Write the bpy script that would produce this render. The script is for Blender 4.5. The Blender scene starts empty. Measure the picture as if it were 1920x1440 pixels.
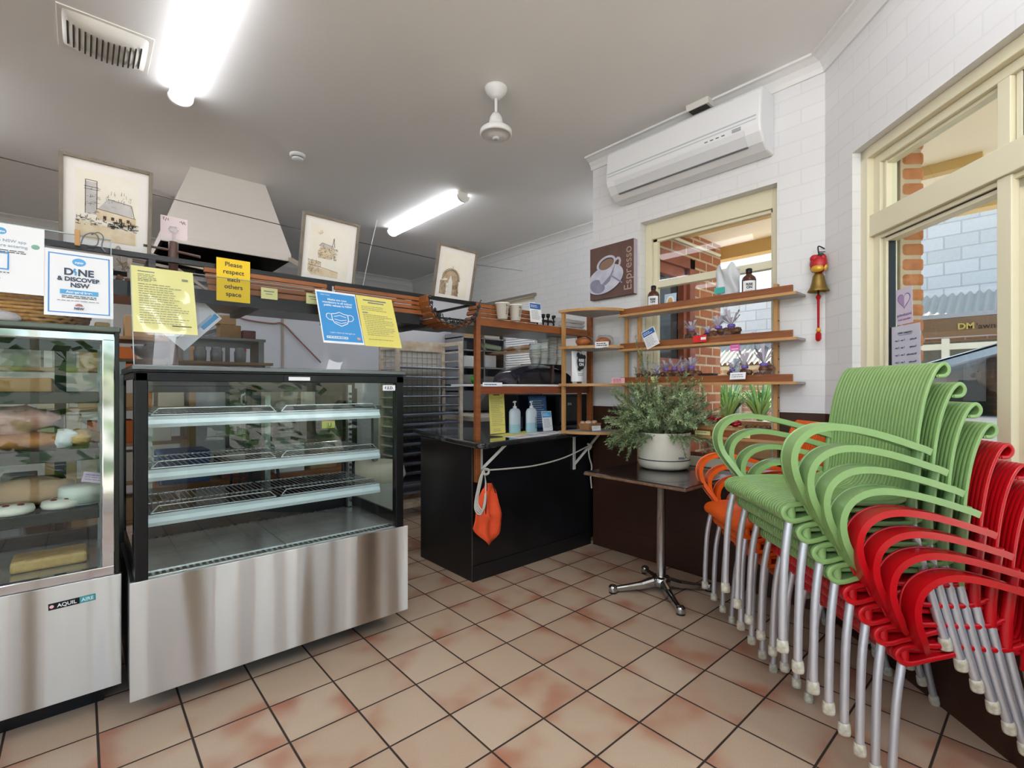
# Corner bakery-cafe interior: display cabinets, counter, chair stacks, kitchen behind.
import bpy, math, random
from mathutils import Vector, Matrix
S = bpy.context.scene
COL = S.collection
random.seed(7)
PI = math.pi
sin, cos, rad = math.sin, math.cos, math.radians


def lin(h):
    h = h.lstrip('#')
    r = []
    for i in (0, 2, 4):
        c = int(h[i:i + 2], 16) / 255
        r.append(c / 12.92 if c <= .04045 else ((c + .055) / 1.055) ** 2.4)
    return (*r, 1)


MATS = {}


def mat(name, col, rough=.5, metal=0., spec=.5, bump=0, bscale=40, var=0, vscale=6, col2=None, emit=0, trans=0, stretch=None, coat=0, brand=0):
    """Principled material; var mixes in col2 by noise, bump adds fine relief."""
    if name in MATS:
        return MATS[name]
    m = bpy.data.materials.new(name)
    m.use_nodes = True
    N, L = m.node_tree.nodes, m.node_tree.links
    b = N['Principled BSDF']
    c = lin(col)
    b.inputs['Base Color'].default_value = c
    b.inputs['Roughness'].default_value = rough
    b.inputs['Metallic'].default_value = metal
    b.inputs['Specular IOR Level'].default_value = spec
    b.inputs['Coat Weight'].default_value = coat
    b.inputs['Transmission Weight'].default_value = trans
    if emit:
        b.inputs['Emission Color'].default_value = c
        b.inputs['Emission Strength'].default_value = emit
    if bump or var or brand:
        tc = N.new('ShaderNodeTexCoord')
        src = tc.outputs['Object']
        if stretch:
            mp = N.new('ShaderNodeMapping')
            mp.inputs['Scale'].default_value = stretch
            L.new(src, mp.inputs[0])
            src = mp.outputs[0]
    if var:
        n = N.new('ShaderNodeTexNoise')
        n.inputs['Scale'].default_value = vscale
        n.inputs['Detail'].default_value = 6
        L.new(src, n.inputs['Vector'])
        r = N.new('ShaderNodeValToRGB')
        r.color_ramp.elements[0].position = .5 - .25 * var
        r.color_ramp.elements[1].position = .5 + .25 * var
        r.color_ramp.elements[0].color = c
        r.color_ramp.elements[1].color = lin(col2)
        L.new(n.outputs['Fac'], r.inputs['Fac'])
        L.new(r.outputs['Color'], b.inputs['Base Color'])
    if bump:
        n = N.new('ShaderNodeTexNoise')
        n.inputs['Scale'].default_value = bscale
        n.inputs['Detail'].default_value = 5
        L.new(src, n.inputs['Vector'])
        u = N.new('ShaderNodeBump')
        u.inputs['Strength'].default_value = bump
        u.inputs['Distance'].default_value = .01
        L.new(n.outputs['Fac'], u.inputs['Height'])
        L.new(u.outputs['Normal'], b.inputs['Normal'])
    MATS[name] = m
    return m


def glass(name, tint='#ffffff', ior=1.45, rough=.0, refl=1.0):
    """Thin pane: see-through with a Fresnel reflection."""
    if name in MATS:
        return MATS[name]
    m = bpy.data.materials.new(name)
    m.use_nodes = True
    N, L = m.node_tree.nodes, m.node_tree.links
    N.remove(N['Principled BSDF'])
    t = N.new('ShaderNodeBsdfTransparent')
    t.inputs['Color'].default_value = lin(tint)
    g = N.new('ShaderNodeBsdfGlossy')
    g.inputs['Roughness'].default_value = rough
    f = N.new('ShaderNodeFresnel')
    f.inputs['IOR'].default_value = ior
    mu = N.new('ShaderNodeMath')
    mu.operation = 'MULTIPLY'
    mu.inputs[1].default_value = refl
    mx = N.new('ShaderNodeMixShader')
    ge = N.new('ShaderNodeNewGeometry')
    iv = N.new('ShaderNodeMath')
    iv.operation = 'MULTIPLY_ADD'
    iv.inputs[1].default_value = -1
    iv.inputs[2].default_value = 1
    L.new(ge.outputs['Backfacing'], iv.inputs[0])
    fm = N.new('ShaderNodeMath')
    fm.operation = 'MULTIPLY'
    L.new(f.outputs[0], fm.inputs[0])
    L.new(iv.outputs[0], fm.inputs[1])
    L.new(fm.outputs[0], mu.inputs[0])
    L.new(mu.outputs[0], mx.inputs[0])
    L.new(t.outputs[0], mx.inputs[1])
    L.new(g.outputs[0], mx.inputs[2])
    L.new(mx.outputs[0], N['Material Output'].inputs[0])
    MATS[name] = m
    return m


def brickmat(name, c1, c2, mortar, bw, bh, msize=.008, bump=.5, rough=.75, offs=.5, axes='xz', colvar=1, spec=.4, split=None):
    """Bricks laid in the object's own (along, up) plane. split=(z, mat-colours below)."""
    m = bpy.data.materials.new(name)
    m.use_nodes = True
    N, L = m.node_tree.nodes, m.node_tree.links
    b = N['Principled BSDF']
    b.inputs['Roughness'].default_value = rough
    b.inputs['Specular IOR Level'].default_value = spec
    tc = N.new('ShaderNodeTexCoord')
    sp = N.new('ShaderNodeSeparateXYZ')
    L.new(tc.outputs['Object'], sp.inputs[0])
    cb = N.new('ShaderNodeCombineXYZ')
    a, u = axes
    L.new(sp.outputs['xyz'.index(a)], cb.inputs[0])
    L.new(sp.outputs['xyz'.index(u)], cb.inputs[1])
    br = N.new('ShaderNodeTexBrick')
    br.offset = offs
    br.inputs['Scale'].default_value = 1
    br.inputs['Brick Width'].default_value = bw
    br.inputs['Row Height'].default_value = bh
    br.inputs['Mortar Size'].default_value = msize
    br.inputs['Mortar Smooth'].default_value = .3
    br.inputs['Color1'].default_value = lin(c1)
    br.inputs['Color2'].default_value = lin(c2)
    br.inputs['Mortar'].default_value = lin(mortar)
    L.new(cb.outputs[0], br.inputs['Vector'])
    nz = N.new('ShaderNodeTexNoise')
    nz.inputs['Scale'].default_value = 35
    nz.inputs['Detail'].default_value = 6
    L.new(tc.outputs['Object'], nz.inputs['Vector'])
    col = br.outputs['Color']
    if colvar:
        mx = N.new('ShaderNodeMixRGB')
        mx.blend_type = 'OVERLAY'
        mx.inputs[0].default_value = .35 * colvar
        L.new(col, mx.inputs[1])
        L.new(nz.outputs['Color'], mx.inputs[2])
        hs = N.new('ShaderNodeHueSaturation')
        hs.inputs['Saturation'].default_value = 1.0
        L.new(mx.outputs[0], hs.inputs['Color'])
        col = hs.outputs[0]
    if split:
        zc, low = split
        gt = N.new('ShaderNodeMath')
        gt.operation = 'GREATER_THAN'
        gt.inputs[1].default_value = zc
        L.new(sp.outputs['xyz'.index(u)], gt.inputs[0])
        mm = N.new('ShaderNodeMixRGB')
        mm.inputs[1].default_value = lin(low)
        L.new(gt.outputs[0], mm.inputs[0])
        L.new(col, mm.inputs[2])
        col = mm.outputs[0]
    L.new(col, b.inputs['Base Color'])
    bp = N.new('ShaderNodeBump')
    bp.inputs['Strength'].default_value = bump
    bp.inputs['Distance'].default_value = .004
    ad = N.new('ShaderNodeMath')
    ad.operation = 'MULTIPLY_ADD'
    ad.inputs[1].default_value = .25
    L.new(nz.outputs['Fac'], ad.inputs[0])
    inv = N.new('ShaderNodeMath')
    inv.operation = 'SUBTRACT'
    inv.inputs[0].default_value = 1
    L.new(br.outputs['Fac'], inv.inputs[1])
    L.new(inv.outputs[0], ad.inputs[2])
    L.new(ad.outputs[0], bp.inputs['Height'])
    L.new(bp.outputs[0], b.inputs['Normal'])
    MATS[name] = m
    return m


class MB:
    """Collects shapes and links them as ONE mesh object."""

    def __init__(s):
        s.v, s.f, s.sm = [], [], []

    def add(s, V, F, smooth=False, M=None):
        k = len(s.v)
        s.v += [(M @ Vector(p)) if M else Vector(p) for p in V]
        s.f += [tuple(i + k for i in f) for f in F]
        s.sm += [smooth] * len(F)
        return s

    def box(s, x0, x1, y0, y1, z0, z1, M=None):
        V = [(x, y, z) for z in (z0, z1) for y in (y0, y1) for x in (x0, x1)]
        return s.add(V, [(0, 2, 3, 1), (4, 5, 7, 6), (0, 1, 5, 4), (2, 6, 7, 3), (0, 4, 6, 2), (1, 3, 7, 5)], M=M)

    def bar(s, a, b, w, h=None, up=(0, 0, 1)):
        a, b = Vector(a), Vector(b)
        h = h or w
        d = (b - a)
        ln = d.length
        d.normalize()
        u = Vector(up)
        if abs(u.dot(d)) > .98:
            u = Vector((1, 0, 0))
        x = d.cross(u).normalized()
        z = x.cross(d)
        M = Matrix((x, d, z)).transposed().to_4x4()
        M.translation = a
        return s.box(-w / 2, w / 2, 0, ln, -h / 2, h / 2, M)

    def sweep(s, path, sec, closed=False, smooth=True, up=None, cap=True, scale=None):
        """Sweep a closed 2D section along a path. Section x axis = path side, y = path normal."""
        P = [Vector(p) for p in path]
        n = len(P)
        T = []
        for i in range(n):
            a = P[i - 1] if (i or closed) else P[0]
            b = P[(i + 1) % n] if (i < n - 1 or closed) else P[-1]
            T.append((b - a).normalized())
        if up is not None:
            fr = []
            for t in T:
                x = Vector(up)
                x = (x - t * x.dot(t)).normalized()
                fr.append((x, t.cross(x)))
        else:
            r = Vector((0, 0, 1)) if abs(T[0].z) < .9 else Vector((1, 0, 0))
            x = (r - T[0] * r.dot(T[0])).normalized()
            fr = []
            for t in T:
                x = (x - t * x.dot(t)).normalized()
                fr.append((x, t.cross(x)))
        m = len(sec)
        V = []
        for i in range(n):
            k = scale[i] if scale else 1
            x, y = fr[i]
            V += [P[i] + x * q[0] * k + y * q[1] * k for q in sec]
        F = []
        for i in range(n if closed else n - 1):
            j = (i + 1) % n
            for q in range(m):
                w = (q + 1) % m
                F.append((i * m + q, i * m + w, j * m + w, j * m + q))
        s.add(V, F, smooth)
        if cap and not closed:
            s.add(V[:m][::-1] + V[-m:], [tuple(range(m)), tuple(range(m, 2 * m))])
        return s

    def tube(s, path, r, n=10, closed=False, cap=True):
        rs = r if isinstance(r, (list, tuple)) else None
        r0 = 1 if rs else r
        sec = [(r0 * cos(2 * PI * k / n), r0 * sin(2 * PI * k / n)) for k in range(n)]
        return s.sweep(path, sec, closed, True, None, cap, list(rs) if rs else None)

    def lathe(s, prof, n=28, M=None, c=(0, 0, 0), smooth=True):
        V = [(c[0] + r * cos(2 * PI * k / n), c[1] + r * sin(2 * PI * k / n), c[2] + z) for r, z in prof for k in range(n)]
        F = []
        for i in range(len(prof) - 1):
            for k in range(n):
                w = (k + 1) % n
                F.append((i * n + k, i * n + w, (i + 1) * n + w, (i + 1) * n + k))
        return s.add(V, F, smooth, M)

    def prism(s, poly, z0, z1, M=None):
        n = len(poly)
        V = [(x, y, z0) for x, y in poly] + [(x, y, z1) for x, y in poly]
        F = [tuple(range(n))[::-1], tuple(range(n, 2 * n))] + [(i, (i + 1) % n, n + (i + 1) % n, n + i) for i in range(n)]
        return s.add(V, F, False, M)

    def grid(s, fn, nu, nv, smooth=True):
        V = [fn(i / nu, j / nv) for i in range(nu + 1) for j in range(nv + 1)]
        F = [(i * (nv + 1) + j, (i + 1) * (nv + 1) + j, (i + 1) * (nv + 1) + j + 1, i * (nv + 1) + j + 1) for i in range(nu) for j in range(nv)]
        return s.add(V, F, smooth)

    def blob(s, c, rx, ry, rz, n=14, jit=0, seed=1):
        rg = random.Random(seed)
        V, F = [], []
        m = n // 2
        for i in range(m + 1):
            a = PI * i / m
            for k in range(n):
                q = 1 + (rg.uniform(-jit, jit) if 0 < i < m else 0)
                b = 2 * PI * k / n
                V.append((c[0] + rx * sin(a) * cos(b) * q, c[1] + ry * sin(a) * sin(b) * q, c[2] + rz * cos(a) * q))
        for i in range(m):
            for k in range(n):
                w = (k + 1) % n
                F.append((i * n + k, (i + 1) * n + k, (i + 1) * n + w, i * n + w))
        return s.add(V, F, True)

    def build(s, name, m, parent=None, bevel=0, local=False, kind=None, label=None, sub=0, sharp=0):
        me = bpy.data.meshes.new(name)
        off = Vector((0, 0, 0))
        if parent and not local:
            off = world(parent)
        me.from_pydata([v - off for v in s.v], [], s.f)
        me.polygons.foreach_set('use_smooth', s.sm)
        me.update()
        if sharp:
            me.set_sharp_from_angle(angle=rad(sharp))
        if m:
            me.materials.append(m)
        o = bpy.data.objects.new(name, me)
        COL.objects.link(o)
        if parent:
            o.parent = parent
        if bevel:
            b = o.modifiers.new('edge', 'BEVEL')
            b.width = bevel
            b.segments = 2
            b.limit_method = 'ANGLE'
            b.angle_limit = rad(40)
        if sub:
            b = o.modifiers.new('sub', 'SUBSURF')
            b.levels = b.render_levels = sub
        if kind:
            o['kind'] = kind
        if label:
            o['label'] = label
        return o


def world(o):
    v = Vector((0, 0, 0))
    while o:
        v += o.location
        o = o.parent
    return v


def thing(name, label, cat, loc=(0, 0, 0), rz=0, group=None):
    o = bpy.data.objects.new(name, None)
    o.empty_display_size = .05
    COL.objects.link(o)
    o.location = loc
    o.rotation_euler = (0, 0, rz)
    return tag(o, label, cat, group)


def tag(o, label, cat, group=None):
    o['label'] = label
    o['category'] = cat
    if group:
        o['group'] = group
    return o


def struct(mb, name, m, **k):
    return mb.build(name, m, kind='structure', **k)


def dup(o, parent=None, label=None, mats=None):
    """Copy a thing with its parts and sub-parts."""
    c = o.copy()
    COL.objects.link(c)
    if parent:
        c.parent = parent
    if label:
        c['label'] = label
    for ch in list(o.children):
        dup(ch, c, None, mats)
    return c


def frame(o, x, up=(0, 0, 1)):
    """4x4 with local x along x, y along up, z out of the face."""
    x, u = Vector(x).normalized(), Vector(up).normalized()
    z = x.cross(u).normalized()
    M = Matrix((x, u, z)).transposed().to_4x4()
    M.translation = Vector(o)
    return M


def text(st, size, M, m, parent, name='lettering', align='CENTER', ext=.0004, sx=1, bold=0):
    cu = bpy.data.curves.new(name, 'FONT')
    cu.body = st
    cu.size = size
    cu.align_x = align
    cu.extrude = ext
    cu.offset = bold
    tmp = bpy.data.objects.new('tmp', cu)
    me = bpy.data.meshes.new_from_object(tmp)
    bpy.data.objects.remove(tmp)
    bpy.data.curves.remove(cu)
    me.name = name
    me.materials.clear()
    me.materials.append(m)
    o = bpy.data.objects.new(name, me)
    COL.objects.link(o)
    o.parent = parent
    Q = Matrix.Translation(-world(parent)) @ M if parent else M.copy()
    o.matrix_local = Q @ Matrix.Diagonal((sx, 1, 1, 1))
    return o


def poster(name, label, cat, M, w, h, base, els, group=None, th=.0012, sheet=None, origin='bl'):
    """A flat sheet with print. M maps local (x right, y up, z out); els in sheet units from the bottom left.
    ('r',x,y,w,h,mat) ('e',cx,cy,rx,ry,mat) ('p',[(x,y)..],mat) ('l',pts,width,mat) ('t',x,y,size,str,mat,align)"""
    e = thing(name, label, cat, M.translation, 0, group)
    MB().box(0, w, 0, h, -th, 0, M).build('sheet', base, e)
    by = {}
    for k, q in enumerate(els):
        z = .0004 + .00012 * k
        if q[0] == 't':
            T = M @ Matrix.Translation((q[1], q[2], z))
            text(q[4], q[3], T, q[5], e, align=q[6] if len(q) > 6 else 'CENTER', bold=q[7] if len(q) > 7 else 0)
            continue
        m = q[-1]
        mb = by.setdefault(m.name, (MB(), m))[0]
        draw(mb, q, z, M)
    for mb, m in by.values():
        mb.build('print', m, e)
    return e


def draw(mb, q, z, M):
    if q[0] == 'r':
        _, x, y, a, b, _m = q
        mb.box(x, x + a, y, y + b, z - .0003, z, M)
    elif q[0] == 'e':
        _, x, y, a, b, _m = q
        mb.prism([(x + a * cos(2 * PI * i / 28), y + b * sin(2 * PI * i / 28)) for i in range(28)], z - .0003, z, M)
    elif q[0] == 'p':
        mb.prism(q[1], z - .0003, z, M)
    elif q[0] == 'l':
        _, pts, wd, _m = q
        for (x0, y0), (x1, y1) in zip(pts, pts[1:]):
            d = Vector((x1 - x0, y1 - y0))
            if d.length < 1e-6:
                continue
            n = Vector((-d.y, d.x)).normalized() * wd / 2
            mb.prism([(x0 - n.x, y0 - n.y), (x1 - n.x, y1 - n.y), (x1 + n.x, y1 + n.y), (x0 + n.x, y0 + n.y)], z - .0003, z, M)


def fine(x, y, w, rows, gap, m, seed=1, th=.0022, ragged=.35):
    """Rows of print too small to read: thin broken dark lines."""
    rg = random.Random(seed)
    out = []
    for i in range(rows):
        yy = y - i * gap
        e = x + w * (1 - rg.random() * ragged)
        c = x
        while c < e - .004:
            l = min(rg.uniform(.006, .022), e - c)
            out.append(('r', c, yy, l, th, m))
            c += l + .003
    return out


def curve(pts, n=8):
    """Catmull-Rom through points."""
    P = [Vector(p) for p in pts]
    out = []
    for i in range(len(P) - 1):
        p0, p1, p2, p3 = P[max(i - 1, 0)], P[i], P[i + 1], P[min(i + 2, len(P) - 1)]
        for k in range(n):
            t = k / n
            out.append(.5 * ((2 * p1) + (p2 - p0) * t + (2 * p0 - 5 * p1 + 4 * p2 - p3) * t * t + (3 * p1 - p0 - 3 * p2 + p3) * t ** 3))
    out.append(P[-1])
    return out


# ---------------------------------------------------------------- shared materials
WHITE = mat('white_paint', '#e9e9e9', .55)
CREAM = mat('cream_powdercoat', '#e0d9bd', .35, bump=.02, bscale=200)
BLACK = mat('black_laminate', '#0d0d0f', .28, bump=.03, bscale=300, var=.6, vscale=3, col2='#17171b')
BLKM = mat('black_metal', '#121214', .3, .3)
CHROME = mat('chrome', '#c4c5c8', .07, 1)
STEEL = mat('brushed_steel', '#b5b4b1', .22, 1, bump=.05, bscale=6, stretch=(1, 1, .25))
STEEL2 = mat('plain_steel', '#a9abae', .35, 1, bump=.03, bscale=90)
DKSTEEL = mat('dark_steel', '#55575b', .4, .9)
WOOD = mat('oiled_timber', '#9c5a2c', .45, bump=.06, bscale=60, var=1, vscale=14, col2='#7d431e', stretch=(1, 1, 6))
WOODX = mat('oiled_timber_long', '#a05f30', .45, bump=.06, bscale=60, var=1, vscale=9, col2='#82481f', stretch=(.6, 8, 8))
WOODY = mat('oiled_timber_across', '#9a5a2b', .45, bump=.06, bscale=60, var=1, vscale=9, col2='#75401c', stretch=(8, .6, 8))
PLY = mat('pale_timber_edge', '#c79a66', .55, var=1, vscale=12, col2='#b5854f')
SHELFGREY = mat('grey_melamine', '#a8a6a2', .5)
PAPER = mat('white_paper', '#f1f2f6', .6)
YEL = mat('yellow_paper', '#eade78', .6)
YELP = mat('pale_yellow_paper', '#ebe59c', .55)
YELD = mat('deep_yellow_paper', '#f7cf1e', .55)
BLUEP = mat('blue_print', '#3f95d8', .5)
BLUEL = mat('light_blue_print', '#5aa9e0', .5)
BLUED = mat('dark_blue_print', '#2f62a8', .5)
INK = mat('ink', '#23262e', .6)
INKG = mat('grey_ink', '#70747d', .6)
INKB = mat('slate_ink', '#3d4a5e', .6)
PINK = mat('pink_card', '#f1b9c2', .6)
REDP = mat('red_card', '#d8201f', .5)
RUBW = mat('worn_white_rubber', '#d5d0c0', .7, bump=.2, bscale=90, var=.8, vscale=60, col2='#a89f88')
CARD = mat('brown_cardboard', '#b08a5e', .8, var=.5, vscale=8, col2='#9c7749')
WINGLASS = glass('window_glass', '#fafdfc', 1.45)
CABGLASS = glass('cabinet_glass', '#f7fbf9', 1.5, refl=1.4)
ACRYL = glass('clear_acrylic', '#f6f8fa', 1.49)
EXPOSURE, SKY, SUN, LAMP, KLAMP, PENDL = 1.0, .22, 5.0, 5.5, 17, 48
# ---------------------------------------------------------------- camera, view, sky
cam = bpy.data.cameras.new('camera')
cam.sensor_width = 36
cam.lens = 36 * 912 / 1920
cam.shift_y = 8 / 1920
cam.clip_start = .05
co = bpy.data.objects.new('camera', cam)
COL.objects.link(co)
co.location = (0, 0, 1.25)
co.rotation_euler = (PI / 2, 0, rad(48.45 - 90))
S.camera = co
vs = S.view_settings
S.display_settings.display_device = 'sRGB'
vs.view_transform, vs.look, vs.gamma, vs.exposure, vs.use_curve_mapping = 'Standard', 'None', 1, EXPOSURE, False
cy = S.cycles
cy.use_denoising = True
cy.max_bounces, cy.diffuse_bounces, cy.glossy_bounces, cy.transmission_bounces, cy.transparent_max_bounces = 9, 4, 4, 4, 24
cy.caustics_reflective = cy.caustics_refractive = False
cy.sample_clamp_indirect = 6
W = bpy.data.worlds.new('sky')
S.world = W
W.use_nodes = True
wn = W.node_tree.nodes
sk = wn.new('ShaderNodeTexSky')
sk.sky_type = 'NISHITA'
sk.sun_disc = False
sk.sun_elevation, sk.sun_rotation = rad(60), rad(120)
W.node_tree.links.new(sk.outputs[0], wn['Background'].inputs[0])
wn['Background'].inputs[1].default_value = SKY
su = bpy.data.lights.new('sun', 'SUN')
su.energy, su.angle, su.color = SUN, rad(.6), (1, .93, .82)
so = bpy.data.objects.new('sun', su)
COL.objects.link(so)
so.rotation_euler = (rad(34), 0, rad(158))

# ---------------------------------------------------------------- floor, ceiling
def floor_mat():
    m = bpy.data.materials.new('terracotta_flashed_tiles')
    m.use_nodes = True
    N, L = m.node_tree.nodes, m.node_tree.links
    b = N['Principled BSDF']
    T = .2531

    def mth(op, a, c=None, d=None):
        n = N.new('ShaderNodeMath')
        n.operation = op
        for i, q in enumerate((a, c, d)):
            if q is None:
                continue
            if isinstance(q, (int, float)):
                n.inputs[i].default_value = q
            else:
                L.new(q, n.inputs[i])
        return n.outputs[0]
    tc = N.new('ShaderNodeTexCoord')
    sp = N.new('ShaderNodeSeparateXYZ')
    L.new(tc.outputs['Object'], sp.inputs[0])
    gx = mth('DIVIDE', mth('SUBTRACT', sp.outputs[0], 1.311), T)
    gy = mth('DIVIDE', mth('SUBTRACT', sp.outputs[1], 2.0579), T)
    fx, fy = mth('FRACT', gx), mth('FRACT', gy)
    ix, iy = mth('FLOOR', gx), mth('FLOOR', gy)
    edge = mth('MINIMUM', mth('MINIMUM', fx, mth('SUBTRACT', 1, fx)), mth('MINIMUM', fy, mth('SUBTRACT', 1, fy)))
    gr = N.new('ShaderNodeMapRange')
    gr.interpolation_type = 'SMOOTHSTEP'
    L.new(edge, gr.inputs[0])
    gr.inputs[1].default_value, gr.inputs[2].default_value = .011, .019
    cid = N.new('ShaderNodeCombineXYZ')
    L.new(ix, cid.inputs[0]), L.new(iy, cid.inputs[1])
    wnz = N.new('ShaderNodeTexWhiteNoise')
    wnz.noise_dimensions = '3D'
    L.new(cid.outputs[0], wnz.inputs['Vector'])
    # flashing: soft red burn over a corner or an edge of each tile
    pos = N.new('ShaderNodeCombineXYZ')
    L.new(fx, pos.inputs[0]), L.new(fy, pos.inputs[1])
    ofs = N.new('ShaderNodeVectorMath')
    ofs.operation = 'MULTIPLY_ADD'
    L.new(wnz.outputs['Color'], ofs.inputs[0])
    ofs.inputs[1].default_value = (40, 40, 40)
    L.new(pos.outputs[0], ofs.inputs[2])
    nz = N.new('ShaderNodeTexNoise')
    nz.inputs['Scale'].default_value = 1.25
    nz.inputs['Detail'].default_value = 2
    nz.inputs['Roughness'].default_value = .35
    L.new(ofs.outputs[0], nz.inputs['Vector'])
    ctr = mth('POWER', mth('ADD', mth('POWER', mth('SUBTRACT', fx, .5), 2), mth('POWER', mth('SUBTRACT', fy, .5), 2)), .5)
    fl = mth('MULTIPLY_ADD', ctr, .34, nz.outputs['Fac'])
    mr = N.new('ShaderNodeMapRange')
    mr.interpolation_type = 'SMOOTHSTEP'
    L.new(fl, mr.inputs[0])
    mr.inputs[1].default_value, mr.inputs[2].default_value = .575, .98
    speck = N.new('ShaderNodeTexNoise')
    speck.inputs['Scale'].default_value = 420
    L.new(tc.outputs['Object'], speck.inputs['Vector'])
    base = N.new('ShaderNodeMixRGB')
    base.inputs[1].default_value, base.inputs[2].default_value = lin('#cbb49a'), lin('#c1a78d')
    L.new(wnz.outputs['Value'], base.inputs[0])
    red = N.new('ShaderNodeMixRGB')
    red.inputs[2].default_value = lin('#a65a3a')
    L.new(mth('MULTIPLY', mr.outputs[0], .85), red.inputs[0])
    L.new(base.outputs[0], red.inputs[1])
    sm = N.new('ShaderNodeMixRGB')
    sm.blend_type = 'OVERLAY'
    sm.inputs[0].default_value = .45
    L.new(red.outputs[0], sm.inputs[1])
    L.new(speck.outputs['Fac'], sm.inputs[2])
    fin = N.new('ShaderNodeMixRGB')
    fin.inputs[1].default_value = lin('#35281f')
    L.new(gr.outputs[0], fin.inputs[0])
    L.new(sm.outputs[0], fin.inputs[2])
    L.new(fin.outputs[0], b.inputs['Base Color'])
    ro = N.new('ShaderNodeMapRange')
    L.new(gr.outputs[0], ro.inputs[0])
    ro.inputs[3].default_value, ro.inputs[4].default_value = .8, .38
    L.new(ro.outputs[0], b.inputs['Roughness'])
    bp = N.new('ShaderNodeBump')
    bp.inputs['Strength'].default_value = .5
    bp.inputs['Distance'].default_value = .003
    L.new(mth('MULTIPLY_ADD', speck.outputs['Fac'], .06, gr.outputs[0]), bp.inputs['Height'])
    L.new(bp.outputs[0], b.inputs['Normal'])
    return m


ROOM = [(-3.3, -1.5), (.85, -1.5), (3.2, .85), (3.2, 2.5), (4.4, 2.5), (4.4, 7.5), (-3.3, 7.5)]
struct(MB().prism(ROOM, -.1, 0), 'floor', floor_mat())
ceil_m = mat('ceiling_paint', '#edebe8', .75, bump=.04, bscale=30)
struct(MB().prism(ROOM, 3.08, 3.2), 'ceiling', ceil_m)

wall_m = brickmat('painted_brick_white', '#e4e4e4', '#e1e1e2', '#dcdcdc', .24, .0862, .0045, .2, .5, colvar=.12, split=(1.11, '#3a2014'))
wallk_m = brickmat('painted_brick_kitchen', '#e6e6e5', '#e3e3e3', '#dcdcdc', .24, .0862, .0045, .2, .5, colvar=.12, axes='yz')
plain_m = mat('plaster_wall', '#d8d7d6', .7, bump=.05, bscale=20)
T45 = Vector((-1, -1, 0)) / 2 ** .5
CORNER = Vector((3.076, .863, 0))
MB_R = Matrix(((0, -1, 0, 3.076), (1, 0, 0, .863), (0, 0, 1, 0), (0, 0, 0, 1)))           # x along +Y, y into the room
MC = Matrix(((-.70711, .70711, 0, 3.076), (-.70711, -.70711, 0, .863), (0, 0, 1, 0), (0, 0, 0, 1)))  # x along wall, y outwards


def wall(name, m, M, L, y0, y1, openings, H=3.08):
    """Solid wall along local x with rectangular openings (x0,x1,z0,z1)."""
    mb = MB()
    xs = 0
    for a, c, z0, z1 in openings:
        mb.box(xs, a, y0, y1, 0, H)
        if z0 > 0:
            mb.box(a, c, y0, y1, 0, z0)
        mb.box(a, c, y0, y1, z1, H)
        xs = c
    mb.box(xs, L, y0, y1, 0, H)
    o = struct(mb, name, m)
    o.matrix_world = M
    return o


wall('wall_right', wall_m, MB_R, 1.627, -.22, 0, [(.248, 1.187, .72, 2.465)])
wall('wall_corner', wall_m, MC, 3.2, 0, .22, [(.234, 2.9, .5, 2.436)])
struct(MB().box(.6, .81, -1.62, -1.4, 0, 3.08).box(-3.3, .6, -1.62, -1.4, 0, .12).box(-3.3, .6, -1.62, -1.4, 2.8, 3.08).box(-1.45, -1.25, -1.62, -1.4, .12, 2.8), 'wall_front', plain_m)
struct(MB().box(-3.4, -3.2, 1.6, 7.5, 0, 3.08).box(-3.4, -3.2, -1.6, 1.6, 2.8, 3.08).box(-3.4, -3.2, -1.6, 1.6, 0, .12), 'wall_left', plain_m)
struct(MB().box(-3.4, 4.4, 7.4, 7.6, 0, 3.08), 'wall_back', plain_m)
struct(MB().box(4.28, 4.5, 2.49, 4.40, 0, 3.08).box(4.28, 4.5, 5.3, 7.5, 0, 3.08).box(4.28, 4.5, 4.4, 5.3, 0, 1.42).box(4.28, 4.5, 4.4, 5.3, 2.42, 3.08), 'wall_kitchen', wallk_m)
struct(MB().box(3.296, 4.28, 2.3, 2.49, 0, 3.08), 'wall_return', plain_m)


def cornice(name, pts, nrm, drop=.085):
    prof = [(0, -drop), (.012, -drop), (.018, -.06), (.04, -.032), (.075, -.016), (.095, -.013), (.095, 0), (0, 0)]
    k = len(prof)
    V = []
    for p, n in zip(pts, nrm):
        V += [(p[0] + n[0] * a, p[1] + n[1] * a, 3.08 + z) for a, z in prof]
    F = [(i * k + q, i * k + (q + 1) % k, (i + 1) * k + (q + 1) % k, (i + 1) * k + q) for i in range(len(pts) - 1) for q in range(k)]
    F += [tuple(range(k)), tuple(range((len(pts) - 1) * k, len(pts) * k))]
    return struct(MB().add(V, F), name, mat('cornice_paint', '#e8e7e5', .5))


r2 = .70711
cornice('trim_1', [(.83, -1.383), (3.076, .863), (3.076, 2.50)], [(-r2, r2), (-1, .4142), (-1, 0)])
cornice('trim_2', [(4.28, 2.5), (4.28, 7.4), (-3.2, 7.4)], [(-1, 0), (-1, -1), (0, -1)])

# ---------------------------------------------------------------- windows
def wpart(parent, name, m, boxes, M, bevel=.003):
    mb = MB()
    for q in boxes:
        mb.box(*q, M=M)
    o = mb.build(name, m, parent, bevel)
    return o


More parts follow.
